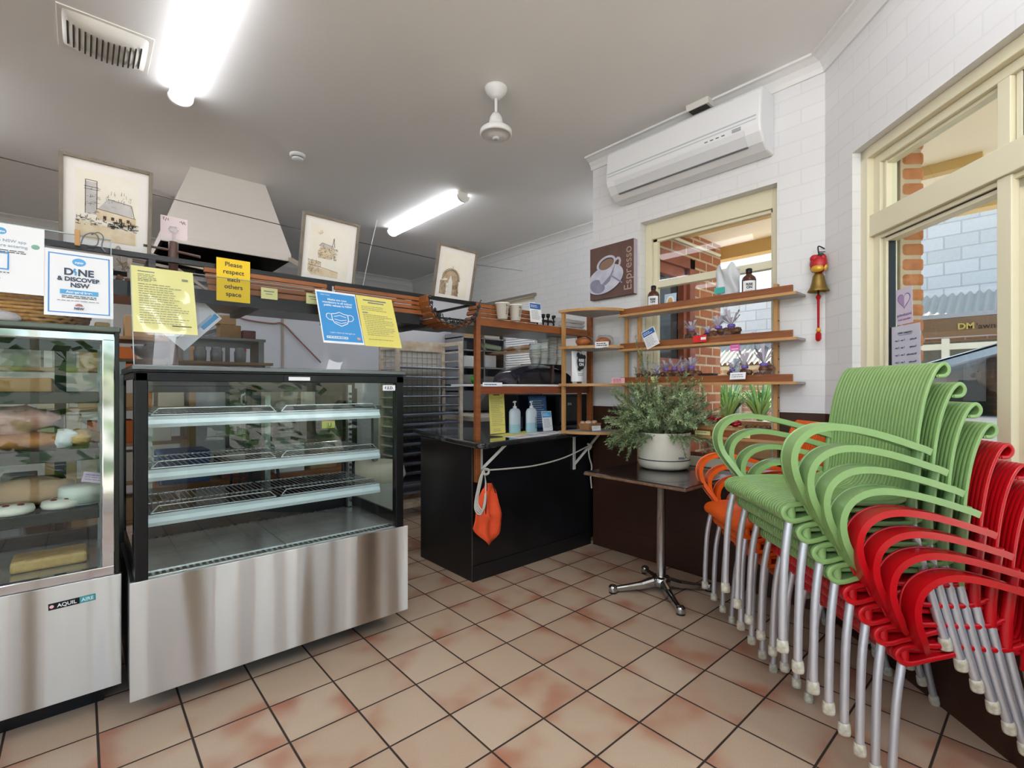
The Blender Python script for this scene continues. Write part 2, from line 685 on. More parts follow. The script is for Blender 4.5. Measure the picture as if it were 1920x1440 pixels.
w1 = thing('window_1', 'cream framed window behind the timber shelves', 'window', (3.176, 1.58, .72))
w1['kind'] = 'structure'
del w1['category']
del w1['label']
wpart(w1, 'frame', CREAM, [(.248, .30, -.14, -.07, .72, 2.465), (1.135, 1.187, -.14, -.07, .72, 2.465), (.3, 1.135, -.14, -.07, 2.345, 2.465), (.3, 1.135, -.14, -.07, .72, .78),
      (.3, 1.135, -.135, -.085, 1.985, 2.035)], MB_R)
wpart(w1, 'sash', CREAM, [(1.10, 1.135, -.125, -.09, .78, 2.345), (.30, .315, -.125, -.09, .78, 2.345), (.3, 1.135, -.12, -.09, 2.325, 2.345)], MB_R, .002)
wpart(w1, 'pane', WINGLASS, [(.31, 1.11, -.108, -.104, .78, 2.33)], MB_R, 0)
w2 = thing('window_2', '', '', (2.8, .5, .5))
for k in ('label', 'category'):
    del w2[k]
w2['kind'] = 'structure'
FR = []
FR += [(.234, .285, .04, .16, .5, 2.436), (.285, .33, .07, .15, .5, 2.436), (.234, 2.9, .04, .16, 2.385, 2.436), (.33, 2.9, .07, .15, 2.345, 2.385)]
FR += [(.285, 2.9, .05, .15, 1.995, 2.10), (.33, 2.9, .07, .15, 1.975, 1.995), (.33, 2.9, .05, .15, .5, .62)]
for sx in (.945, 1.92):
    FR.append((sx, sx + .055, .06, .15, .62, 1.995))
    FR.append((sx - .01, sx + .04, .07, .15, 2.10, 2.345))
wpart(w2, 'frame', CREAM, FR, MC)
wpart(w2, 'sash', CREAM, [(.335, .352, .085, .135, .62, 1.975), (.335, .352, .085, .135, 2.1, 2.345), (.352, .94, .085, .135, 1.955, 1.975), (.352, .93, .09, .13, 2.33, 2.345), (1.0, 1.03, .085, .135, .62, 1.975),
                         (1.0, 1.92, .085, .135, 1.94, 1.975), (.99, 1.01, .085, .135, 2.1, 2.345)], MC, .002)
wpart(w2, 'seal', BLKM, [(.352, .357, .095, .125, .62, 1.955), (1.03, 1.036, .09, .13, .62, 1.94), (.352, .945, .08, .09, 1.972, 1.978), (1.01, 1.02, .09, .13, 2.1, 2.345)], MC, 0)
wpart(w2, 'pane', WINGLASS, [(.35, .945, .108, .112, .62, 1.97), (.35, .94, .108, .112, 2.1, 2.34), (1.02, 1.92, .108, .112, .62, 1.95), (1.0, 1.92, .108, .112, 2.1, 2.34), (1.97, 2.9, .108, .112, .62, 2.34)], MC, 0)
w3 = thing('window_3', '', '', (4.3, 4.85, 1.42))
for k in ('label', 'category'):
    del w3[k]
w3['kind'] = 'structure'
MB().box(4.33, 4.4, 4.4, 4.45, 1.42, 2.42).box(4.33, 4.4, 5.25, 5.3, 1.42, 2.42).box(4.33, 4.4, 4.4, 5.3, 1.42, 1.47).box(4.33, 4.4, 4.4, 5.3, 2.37, 2.42).build('frame', CREAM, w3)
MB().box(4.36, 4.365, 4.45, 5.25, 1.47, 2.37).build('pane', WINGLASS, w3)
bl = thing('venetian_blind', 'white venetian blind in the small window behind the cup stacks', 'blind', (4.26, 4.85, 1.42))
mb = MB()
for i in range(30):
    z = 1.46 + i * .031
    mb.box(-.018, .018, -.43, .43, -.001, .001, Matrix.Translation((4.3, 4.85, z)) @ Matrix.Rotation(rad(38), 4, 'Y'))
mb.build('slats', WHITE, bl)
MB().box(4.24, 4.275, 4.36, 5.34, 2.415, 2.445).build('head_rail', mat('blind_rail', '#8b8378', .5), bl)
wf = thing('window_4', '', '', (-1.3, -1.5, .35))
for k in ('label', 'category'):
    del wf[k]
wf['kind'] = 'structure'
mb = MB()
for x0, x1 in ((-3.2, -1.45), (-1.25, .6)):
    mb.box(x0, x0 + .06, -1.55, -1.47, .12, 2.8).box(x1 - .06, x1, -1.55, -1.47, .12, 2.8).box(x0, x1, -1.55, -1.47, .12, .2).box(x0, x1, -1.55, -1.47, 2.72, 2.8).box((x0 + x1) / 2 - .03, (x0 + x1) / 2 + .03, -1.55, -1.47, .12, 2.8)
mb.build('frame', CREAM, wf)
MB().box(-3.2, -1.45, -1.51, -1.505, .15, 2.75).box(-1.25, .6, -1.51, -1.505, .15, 2.75).build('pane', WINGLASS, wf)

# ---------------------------------------------------------------- ceiling fittings
TUBE = mat('lit_diffuser', '#f6f9ff', .4, emit=LAMP)
TUBEK = mat('added_kitchen_diffuser', '#f6f9ff', .4, emit=KLAMP)
capm = mat('fitting_white', '#efece4', .4)


def batten(x, y0, y1, label, tm=None):
    e = thing('ceiling_light', label, 'light', (x, (y0 + y1) / 2, 3.08), 0, 'ceiling fluorescent lights')
    MB().box(x - .055, x + .055, y0, y1, 3.045, 3.08).build('fitting_body', capm, e, .004)
    mb = MB()
    sec = [(.062 * cos(a), .055 * sin(a)) for a in [PI + PI * k / 12 for k in range(13)]]
    V = [(x + p, y, 3.046 + q) for y in (y0 + .012, y1 - .012) for p, q in sec]
    n = 13
    mb.add(V, [(i, i + 1, n + i + 1, n + i) for i in range(n - 1)], True)
    mb.add(V[:n] + V[n:], [tuple(range(n)), tuple(range(n, 2 * n))])
    mb.build('diffuser', tm or TUBE, e)
    for yy in (y0, y1):
        c = MB()
        c.prism([(p * 1.08, q * 1.08) for p, q in sec], -.012, .012, Matrix.Translation((x, yy, 3.046)) @ Matrix.Rotation(PI / 2, 4, 'X'))
        c.build('end_cap', capm, e)
    return e


batten(.46, 2.36, 3.6, 'long ceiling light tube at the upper left beside the air vent')
batten(2.67, 3.70, 5.08, 'ceiling light tube over the kitchen beyond the ceiling fan')
kb = batten(0, 0, .8, 'added unseen light tube at the right of the kitchen behind the air conditioner wall', TUBEK)  # added lamp, hidden from the camera, brightens the kitchen side
kb.location = (0, 0, 3.08)
kb.matrix_world = Matrix.Translation((4.2, 2.68, 3.08)) @ Matrix.Rotation(PI / 2, 4, 'Z') @ Matrix.Translation((0, 0, 0))
for x, y in ((.46, .2), (-1.75, .3), (-1.75, 3.0), (1.75, -.25), (-.9, 3.9)):  # added unseen tubes that even out and lift the room light
    batten(x, y, y + 1.24, 'added unseen ceiling light tube out of view', TUBEK if y > 3 else None)

PEND = mat('added_bare_tube', '#f8faff', .4, emit=PENDL)  # added hanging tubes, never in view, that brighten the ceiling
for x, y, lab in ((-1.9, -.9, 'added unseen tube light hanging behind the camera by the left windows'), (-.6, -1.2, 'added unseen tube light hanging behind the camera in the middle of the shop front'), (.55, -1.3, 'added unseen tube light hanging behind the camera by the corner windows')):
    e = thing('added_tube_light', lab, 'light', (x, y + .6, 2.5), 0, 'added hanging tube lights')
    MB().tube([(x, y, 2.5), (x, y + 1.05, 2.5)], .02, 12).build('tube', PEND, e)
    MB().box(x - .03, x + .03, y, y + 1.05, 2.535, 2.56).tube([(x, y + .15, 2.55), (x, y + .15, 3.08)], .006, 6).tube([(x, y + .9, 2.55), (x, y + .9, 3.08)], .006, 6).build('hanger', capm, e)
v = thing('air_vent', 'white curved slotted air vent on the ceiling at the upper left', 'vent', (.1, 3.34, 3.08))
mb = MB()
mb.grid(lambda a, b: (-.075 + .35 * a, 3.165 + .35 * b, 3.078 - .055 * sin(PI * min(1, max(0, a))) ** .6 * (sin(PI * b) ** .35)), 24, 12)
mb.build('cover', capm, v)
mb = MB()
for i in range(14):
    a = .07 + i * .064
    x = -.075 + .35 * a
    z = 3.078 - .055 * sin(PI * a) ** .6
    mb.box(x - .0035, x + .0035, 3.235, 3.445, z - .003, z + .0005)
mb.build('slots', mat('vent_slot', '#4a4744', .8), v)
MB().box(-.09, .29, 3.15, 3.53, 3.074, 3.08).build('rim', capm, v, .002)

f = thing('ceiling_fan', 'small white ceiling fan hub on a short rod', 'fan', (1.893, 2.283, 3.08))
c = (1.893, 2.283, 0)
MB().lathe([(0, 3.08), (.068, 3.08), (.068, 3.072), (.06, 3.05), (.034, 3.022), (.018, 3.014), (0, 3.014)], 36, c=c).build('canopy', WHITE, f)
MB().lathe([(.0085, 3.03), (.0085, 2.9)], 16, c=c).build('rod', WHITE, f)
MB().lathe([(0, 2.925), (.022, 2.922), (.036, 2.90), (.043, 2.87), (.045, 2.84), (.03, 2.838)], 36, c=c).build('motor_cup', WHITE, f)
MB().lathe([(.03, 2.84), (.08, 2.832), (.096, 2.82), (.098, 2.795), (.088, 2.788), (.084, 2.794), (.05, 2.78), (.02, 2.776), (.0, 2.776)], 40, c=c).build('motor_housing', WHITE, f)
MB().lathe([(.02, 2.778), (.02, 2.768), (.012, 2.764), (0, 2.764)], 20, c=c).build('cap', mat('fan_cap', '#c9c9c9', .3), f)
sd = thing('smoke_detector', 'small round white smoke detector on the ceiling', 'smoke detector', (1.27, 3.966, 3.08))
c = (1.27, 3.966, 0)
MB().lathe([(.058, 3.08), (.058, 3.066), (.052, 3.06), (.044, 3.06), (.044, 3.045), (.036, 3.036), (0, 3.034)], 28, c=c).build('body', WHITE, sd)
MB().lathe([(.0455, 3.056), (.0455, 3.05)], 28, c=c).build('vent_ring', DKSTEEL, sd)
es = thing('sensor_box', 'small flat white sensor box on the cornice above the air conditioner', 'sensor', (2.955, 1.533, 3.07))
MB().box(2.93, 3.0, 1.46, 1.61, 3.035, 3.079).build('case', mat('aged_plastic', '#dcdad2', .5), es, .003)
MB().box(2.935, 2.995, 1.475, 1.595, 3.034, 3.0355).build('grille', mat('vent_slot', '#4a4744'), es)

# split-system air conditioner on the right wall
ac = thing('air_conditioner', 'white split air conditioner high on the right wall above the window', 'air conditioner', (3.076, 1.68, 2.63))
prof = [(3.076, 2.985), (2.955, 2.985), (2.905, 2.975), (2.888, 2.955), (2.872, 2.80), (2.872, 2.755), (2.885, 2.715), (2.925, 2.665), (2.98, 2.635), (3.076, 2.628)]
Mx = Matrix(((1, 0, 0, 0), (0, 0, -1, 0), (0, 1, 0, 0), (0, 0, 0, 1)))
acm = mat('ac_plastic', '#e8e9ea', .35)
MB().prism(prof, -2.21, -1.125, Mx).build('case', acm, ac, .012)
MB().box(2.869, 2.874, 1.15, 2.19, 2.802, 2.808).box(2.8695, 2.875, 1.15, 2.19, 2.782, 2.786).build('panel_gap', mat('ac_line', '#b9c2c6', .4), ac)
fl = MB()
pf = [(2.8735, 2.742), (2.884, 2.712), (2.922, 2.665), (2.918, 2.6625), (2.879, 2.711), (2.869, 2.741)]
fl.prism(pf, -2.13, -1.215, Mx)
fl.build('air_flap', mat('ac_flap', '#dddfe1', .35), ac, .001)
MB().prism([(2.924, 2.663), (2.931, 2.6585), (2.930, 2.656), (2.922, 2.6615)], -2.13, -1.215, Mx).build('air_slot', INKG, ac)
MB().box(2.867, 2.8735, 1.235, 1.285, 2.752, 2.77).build('display', mat('ac_display', '#a9adb3', .2), ac)
mb = MB()
for k in range(4):
    mb.box(2.868, 2.8735, 1.33 + k * .035, 1.348 + k * .035, 2.756, 2.761)
mb.build('indicator_lights', INKG, ac)
# ---------------------------------------------------------------- display cabinets
pan_m = bpy.data.materials.new('wavy_brushed_panel')
pan_m.use_nodes = True
N_, L_ = pan_m.node_tree.nodes, pan_m.node_tree.links
b_ = N_['Principled BSDF']
b_.inputs['Base Color'].default_value = lin('#d6d4d0')
b_.inputs['Metallic'].default_value = 1
b_.inputs['Roughness'].default_value = .36
b_.inputs['Anisotropic'].default_value = .92
b_.inputs['Anisotropic Rotation'].default_value = .25
_tg = N_.new('ShaderNodeTangent')
_tg.direction_type = 'RADIAL'
_tg.axis = 'Z'
L_.new(_tg.outputs[0], b_.inputs['Tangent'])
tc_ = N_.new('ShaderNodeTexCoord')
mp_ = N_.new('ShaderNodeMapping')
mp_.inputs['Scale'].default_value = (2.8, 1, .22)
nz_ = N_.new('ShaderNodeTexNoise')
nz_.inputs['Scale'].default_value = 1.6
nz_.inputs['Detail'].default_value = 1
mp2 = N_.new('ShaderNodeMapping')
mp2.inputs['Scale'].default_value = (3, 1, 260)
nz2 = N_.new('ShaderNodeTexNoise')
nz2.inputs['Scale'].default_value = 3
ad_ = N_.new('ShaderNodeMath')
ad_.operation = 'MULTIPLY_ADD'
ad_.inputs[1].default_value = .0006
bp_ = N_.new('ShaderNodeBump')
bp_.inputs['Strength'].default_value = 1
bp_.inputs['Distance'].default_value = .11
L_.new(tc_.outputs['Object'], mp_.inputs[0]), L_.new(mp_.outputs[0], nz_.inputs['Vector'])
L_.new(tc_.outputs['Object'], mp2.inputs[0]), L_.new(mp2.outputs[0], nz2.inputs['Vector'])
L_.new(nz2.outputs['Fac'], ad_.inputs[0]), L_.new(nz_.outputs['Fac'], ad_.inputs[2])
L_.new(ad_.outputs[0], bp_.inputs['Height']), L_.new(bp_.outputs[0], b_.inputs['Normal'])
MATS['wavy_brushed_panel'] = pan_m

RAIL = mat('price_rail', '#c2cdd4', .3)
d2 = thing('display_cabinet', 'empty glass display cabinet with three wire shelves and a steel base', 'display cabinet', (.70, 2.55, 0))
X0, X1, Y0, Y1 = .133, 1.274, 2.253, 2.90
MB().box(X0, X1, Y0, Y0 + .018, .101, .5365).build('front_panel', pan_m, d2, .002)
MB().box(X0 + .004, X1 - .004, Y0 + .02, Y1, .115, .53).build('base', DKSTEEL, d2)
MB().box(X0 + .06, X1 - .06, Y0 + .12, Y1 - .05, .06, .115).build('chassis', BLKM, d2)
for x in (.30, 1.10):
    for y in (2.62, 2.82):
        MB().lathe([(0, -.012), (.03, -.012), (.03, .012), (0, .012)], 18, Matrix.Translation((x, y, .03)) @ Matrix.Rotation(PI / 2, 4, 'X')).build('castor', BLKM, d2)
mb = MB()
mb.box(.148, .188, Y0 + .002, Y0 + .045, .536, 1.31).box(1.208, 1.249, Y0 + .002, Y0 + .045, .536, 1.31)
mb.box(.148, .18, Y1 - .05, Y1 - .01, .536, 1.31).box(1.217, 1.249, Y1 - .05, Y1 - .01, .536, 1.31)
mb.box(.148, 1.249, Y0 + .002, Y0 + .04, 1.276, 1.312).box(.148, 1.249, Y1 - .05, Y1 - .01, 1.26, 1.312).box(.148, 1.249, Y1 - .05, Y1 - .01, .536, .60)
mb.box(.148, .165, Y0 + .04, Y1 - .05, .536, .60).box(1.232, 1.249, Y0 + .04, Y1 - .05, .536, .60)
mb.box(.148, .17, Y0 + .04, Y1 - .05, 1.285, 1.312).box(1.23, 1.249, Y0 + .04, Y1 - .05, 1.285, 1.312)
mb.build('frame', mat('black_anodised', '#17181b', .3, .5), d2, .003)
MB().box(.140, 1.258, Y0 - .006, Y1 + .01, 1.318, 1.338).build('lid', mat('lid_grey', '#6f7274', .3, .8), d2, .004)
MB().box(.138, 1.26, Y0 - .009, Y1 + .012, 1.312, 1.3165).build('lid_edge', BLKM, d2)
MB().box(.188, 1.208, Y0 + .008, Y0 + .014, .54, 1.278).build('front_glass', CABGLASS, d2)
MB().box(.152, .157, Y0 + .045, Y1 - .05, .60, 1.286).box(1.24, 1.236, Y0 + .045, Y1 - .05, .60, 1.286).build('side_glass', CABGLASS, d2)
mb = MB()
for a, c, y in ((.18, .70, 2.872), (.68, 1.217, 2.858)):
    mb.box(a, a + .045, y - .008, y + .008, .60, 1.262).box(c - .045, c, y - .008, y + .008, .60, 1.262).box(a, c, y - .008, y + .008, .60, .635).box(a, c, y - .008, y + .008, 1.23, 1.262)
mb.build('sliding_door_frames', mat('black_anodised', '#17181b'), d2)
MB().box(.22, .66, 2.87, 2.874, .635, 1.23).box(.72, 1.18, 2.856, 2.86, .635, 1.23).build('sliding_door_glass', CABGLASS, d2)
dk = MB()
dk.box(.165, .69, Y0 + .075, 2.84, .53, .545).box(.694, 1.232, Y0 + .075, 2.84, .53, .545)
dk.box(.165, 1.232, Y0 + .02, Y0 + .075, .525, .541)
dk.build('deck', mat('deck_steel', '#d3d4d3', .25, .75, bump=.04, bscale=60), d2, .001)
sl = MB()
for i in range(46):
    sl.box(.19 + i * .0222, .202 + i * .0222, Y0 + .03, Y0 + .062, .541, .5422)
for i in range(34):
    sl.box(.2 + i * .03, .212 + i * .03, 2.815, 2.835, .5452, .5465)
sl.build('vent_slots', mat('slot_dark', '#2b2d30', .6), d2)
for x in (.185, 1.195):
    mb = MB()
    mb.box(x - .012, x + .012, 2.80, 2.83, .55, 1.27)
    o = mb.build('shelf_upright', STEEL2, d2)
    mb = MB()
    for i in range(22):
        mb.box(x - .003, x + .003, 2.7985, 2.777, .58 + i * .03, .594 + i * .03)
    mb.build('upright_slots', INK, o)
MB().box(.2, 1.2, 2.297, 2.32, 1.29, 1.306).build('lamp_tube', mat('cabinet_added_glow', '#f2f6f6', .4, emit=8), d2)  # glow added behind the header to brighten the cabinet inside
wire = mat('zinc_wire', '#b7bcc0', .3, .9)
for z, yf in ((1.144, 2.36), (.934, 2.36), (.758, 2.36)):
    s = MB()
    yb = 2.80
    for x0, x1 in ((.205, .665), (.685, 1.158)):
        n = 23
        for i in range(n):
            x = x0 + (x1 - x0) * i / (n - 1)
            s.tube([(x, yf + .006, z + .004), (x, yb, z + .004)], .0022, 5, cap=False)
        for y in (yf + .008, (yf + yb) / 2, yb):
            s.tube([(x0, y, z), (x1, y, z)], .0032, 6)
        s.tube(curve([(x0 + .002, yf + .01, z), (x0 + .022, yf + .01, z + .022), (x0 + .04, yf + .01, z + .026), ((x0 + x1) / 2, yf + .01, z + .026), (x1 - .04, yf + .01, z + .026), (x1 - .022, yf + .01, z + .022), (x1 - .002, yf + .01, z)], 6), .0027, 6)
    sh = s.build('shelf', wire, d2)
    MB().prism([(yf - .004, z - .004), (yf + .004, z - .004), (yf + .004, z - .048), (yf - .010, z - .048), (yf - .012, z - .034), (yf - .003, z - .018)], .19, 1.165, Matrix(((0, 0, 1, 0), (1, 0, 0, 0), (0, 1, 0, 0), (0, 0, 0, 1)))).build('price_rail', RAIL, sh)
lp = thing('thermometer_strip', 'narrow white label strip on the top rail of the empty cabinet', 'label', (.76, Y0, 1.29))
MB().box(.665, .80, Y0 - .003, Y0 + .0015, 1.281, 1.306).build('plate', BLKM, lp)
MB().box(.683, .775, Y0 - .004, Y0 - .0025, 1.284, 1.3).build('strip', PAPER, lp)
fd = poster('maker_sticker', 'white maker sticker at the top right of the empty cabinet glass', 'sticker', frame((1.135, Y0 + .0055, 1.238), (1, 0, 0)), .068, .028, PAPER, [('t', .034, .007, .02, 'F.E.D.', INK, 'CENTER', .0004)], th=.0006)
yt = poster('price_ticket', 'yellow and red price ticket marked U hanging inside the empty cabinet', 'ticket', frame((1.03, 2.80, 1.02), (1, 0, 0)), .075, .055, mat('lime_ticket', '#d8e23a', .5), [('r', 0, .042, .075, .013, REDP), ('t', .045, .008, .034, 'U', INK)])

# second, fuller cabinet at the left
d1 = thing('display_cabinet', 'tall glass cake cabinet with dark shelves of baked goods at the left edge', 'display cabinet', (-.5, 2.75, 0))
A0, A1, Z1, B1 = -1.15, .119, 1.486, 3.05
YF = 2.427
MB().box(A0, A1, YF, YF + .018, .1, .529).build('front_panel', pan_m, d1, .002)
MB().box(A0 + .004, A1 - .004, YF + .02, B1, .115, .527).build('base', DKSTEEL, d1)
MB().box(A0 + .05, A1 - .05, YF + .12, B1 - .05, .0, .115).build('plinth', BLKM, d1)
mb = MB()
mb.box(.060, .099, YF + .004, YF + .03, .553, 1.44).box(A0, A0 + .04, YF + .004, YF + .03, .53, 1.44).box(A0, .099, YF + .004, YF + .03, 1.43, 1.462)
mb.box(A0, .099, YF + .002, YF + .03, .53, .566)
mb.build('chrome_frame', CHROME, d1, .004)
mb = MB()
mb.box(.099, .112, YF + .002, YF + .03, .53, 1.47).box(.086, .112, B1 - .04, B1, .53, 1.47).box(A0, .112, B1 - .04, B1, 1.42, 1.47).box(A0, .112, B1 - .04, B1, .53, .6).box(-.56, -.52, B1 - .03, B1, .53, 1.47).box(-.09, -.05, B1 - .03, B1, .53, 1.47)
mb.box(.1, .112, YF + .03, B1, .53, .56)
mb.build('frame', mat('dark_green_black', '#20241f', .35, .4), d1, .002)
MB().box(A0, .116, YF - .006, B1 + .01, 1.466, 1.486).build('lid', mat('lid_edge_green', '#5b6359', .35, .5), d1, .004)
MB().box(A0 + .04, .062, YF + .012, YF + .018, .56, 1.435).build('front_glass', CABGLASS, d1)
MB().box(.101, .106, YF + .03, B1 - .04, .56, 1.466).build('side_glass', CABGLASS, d1)
MB().box(-1.1, -.57, B1 - .02, B1 - .016, .6, 1.42).box(-.52, .08, B1 - .03, B1 - .026, .6, 1.42).build('rear_glass', CABGLASS, d1)
MB().box(A0 + .02, .09, YF + .03, B1 - .03, .53, .55).build('deck', mat('deck_steel', '#c3c4c3'), d1)
shm = mat('dark_cake_shelf', '#23282a', .25, .3)
SZ = [1.236, 1.011, .776]
for z in SZ:
    o = MB().box(A0 + .03, .055, YF + .13, B1 - .06, z - .045, z).build('shelf', shm, d1, .003)
mb = MB()
for y in (YF + .16, B1 - .08):
    mb.box(.058, .078, y - .01, y + .01, .55, 1.43)
mb.build('shelf_upright', STEEL2, d1)
lg = poster('maker_badge', 'black and teal maker badge on the left cabinet base', 'badge', frame((-.088, YF - .0005, .445), (1, 0, .03), (-.03, 0, 1)), .13, .024, BLKM,
            [('p', [(.085, .001), (.129, .001), (.129, .023), (.085, .023)], mat('teal_print', '#3aa3a8', .4)), ('e', .009, .012, .006, .006, PINK), ('t', .05, .006, .018, 'AQUIL', PAPER, 'CENTER', .0003), ('t', .107, .006, .017, 'AIRE', PAPER, 'CENTER', .0002)], th=.0008)

# baked goods in the left cabinet
crust = mat('golden_crust', '#b5793a', .6, bump=.2, bscale=60, var=1, vscale=20, col2='#8d5423')
brd = mat('bread_crumb', '#d9b77c', .7, bump=.3, bscale=90, var=1, vscale=30, col2='#c49a5a')
icing = mat('white_icing', '#ece7dc', .5, bump=.1, bscale=40)
jam = mat('jam', '#6d1f14', .2)


def shelf_spot(x, y, z):
    return (x, y, z)


def bun(name, label, x, y, z, rx, ry, rz, m, cat='pastry', group=None, seed=1, jit=.04):
    mb = MB()
    mb.blob((x, y, z + rz * .9), rx, ry, rz, 18, jit, seed)
    return tag(mb.build(name, m), label, cat, group)


# top shelf: cardboard tray; middle: tub of pink cloth, loaf, croissants in paper; lower: cakes
ty = thing('cake_box', 'shallow tan cardboard box on the top shelf of the left cabinet', 'box', (-.3, 2.75, 1.236))
MB().box(-.42, -.085, 2.6, 2.85, 1.2365, 1.29).build('tray', CARD, ty, .003)
tub = thing('plastic_tub', 'clear plastic tub of pale pink cloths on the middle shelf', 'tub', (-.2, 2.68, 1.012))
MB().sweep([(-.2, 2.68, 1.085), (-.2, 2.68, 1.14)], [(-.1, -.15), (.1, -.15), (.1, .15), (-.1, .15)], smooth=False, cap=False, up=(0, 1, 0)).build('tub', glass('clear_tub', '#e9e3e0', 1.45), tub)
MB().blob((-.2, 2.68, 1.13), .13, .085, .05, 12, .3, 3).build('cloth', mat('pink_cloth', '#d9b0a6', .8, var=.5, vscale=30, col2='#c99488'), tub)
bun('bread_loaf', 'flat brown loaf under the tub on the middle shelf', -.16, 2.67, 1.012, .13, .08, .036, crust, 'bread', seed=5, jit=.03)
pb = thing('pastry_bag', 'pair of filled pastries in white paper at the right of the middle shelf', 'pastry', (.0, 2.66, 1.012))
MB().blob((.0, 2.66, 1.048), .05, .06, .036, 16, .12, 8).build('pastry', brd, pb)
MB().blob((-.045, 2.63, 1.052), .04, .03, .038, 10, .3, 9).build('paper_wrap', PAPER, pb)
MB().blob((.035, 2.72, 1.042), .035, .05, .03, 16, .15, 10).build('filling_roll', crust, pb)
for i, (x, y, lab) in enumerate(((-.19, 2.62, 'iced round biscuit with jam eyes at the left of the lower shelf'), (-.06, 2.64, 'iced round biscuit with jam eyes in the middle of the lower shelf'))):
    e = thing('jam_biscuit', lab, 'biscuit', (x, y, .777), 0, 'jam biscuits on the lower shelf')
    MB().lathe([(0, .777), (.055, .777), (.06, .79), (.055, .806), (0, .81)], 26, c=(x, y, 0)).build('biscuit', icing, e)
    for dx in (-.02, .02):
        MB().blob((x + dx, y - .01, .81), .011, .011, .004, 12).build('jam_dot', jam, e)
wc_ = thing('layer_cake', 'white iced cake slab on a glass plate on the lower shelf', 'cake', (.02, 2.68, .777))
MB().lathe([(0, .777), (.075, .778), (.08, .786)], 28, c=(.0, 2.68, 0)).build('plate', mat('cake_plate', '#cfe0da', .15), wc_)
MB().lathe([(0, .786), (.07, .786), (.07, .845), (.062, .853), (0, .855)], 28, c=(.0, 2.68, 0)).build('cake', mat('pale_cake', '#cdd6cc', .5), wc_)
bp_bag = tag(MB().blob((-.13, 2.75, .836), .12, .06, .06, 12, .2, 21).build('paper_bag', mat('kraft_bag', '#b58d66', .8)), 'brown paper bag lying behind the jam biscuits', 'bag')
tg = poster('price_tag', 'lilac price tag leaning on the lower shelf of the left cabinet', 'tag', frame((-.0, 2.58, .88), (.97, 0, -.24), (.24, -.0, .97)), .075, .04, mat('lilac_card', '#c3b2cf', .6), fine(.008, .028, .06, 3, .009, INKG, 3))
slb = tag(MB().box(-.2, .02, 2.6, 2.75, .551, .595).build('baked_slab', brd, bevel=.01), 'flat tan baked slab on the bottom deck of the left cabinet', 'cake')

# ---------------------------------------------------------------- clear screens on the cabinets
sa = rad(24)
UP = Vector((0, sin(sa), cos(sa)))
sc = thing('acrylic_screen', 'clear acrylic screen leaning back on top of the empty cabinet', 'screen', (.70, 2.27, 1.338))
Msh = frame((.145, 2.268, 1.338), (1, 0, 0), UP)
MB().box(0, 1.10, 0, .438, -.002, .002, M=Msh).build('panel', ACRYL, sc)
MB().box(0, 1.10, .4365, .438, -.0022, .0022, M=Msh).box(0, .003, 0, .438, -.0024, .0024, M=Msh).build('polished_edge', mat('acrylic_edge', '#aab6b8', .3), sc)
sc1 = thing('acrylic_screen', 'clear acrylic screen leaning back on top of the left cake cabinet', 'screen', (-.4, 2.45, 1.486))
s1 = rad(8)
UP1 = Vector((0, sin(s1), cos(s1)))
Ms1 = frame((-1.1, 2.43, 1.486), (1, 0, 0), UP1)
MB().box(0, 1.19, 0, .352, -.002, .002, M=Ms1).build('panel', ACRYL, sc1)
MB().box(0, 1.19, .348, .352, -.0024, .0024, M=Ms1).box(1.187, 1.19, 0, .352, -.0024, .0024, M=Ms1).build('polished_edge', mat('acrylic_edge', '#c9d6da'), sc1)
# ---------------------------------------------------------------- stacking armchairs
GREEN = mat('green_plastic', '#86a869', .3, spec=.5, bump=.015, bscale=250)
REDC = mat('red_plastic', '#b80a16', .28, spec=.5, bump=.015, bscale=250)
ORANGE = mat('orange_plastic', '#e8601c', .3, spec=.5, bump=.015, bscale=250)
ALU = mat('matt_aluminium', '#cfd0d6', .42, .7, bump=.02, bscale=200)
PROF = [(.200, .420), (.105, .404), (.068, .397), (.042, .398), (.022, .408), (.012, .428), (.018, .446), (.040, .459), (.085, .463), (.15, .460), (.23, .453), (.30, .448),
        (.355, .450), (.392, .464), (.414, .495), (.426, .545), (.434, .60), (.446, .68), (.462, .755), (.478, .805), (.496, .845), (.512, .868), (.529, .880), (.544, .874), (.551, .858), (.546, .842), (.532, .833), (.512, .833)]


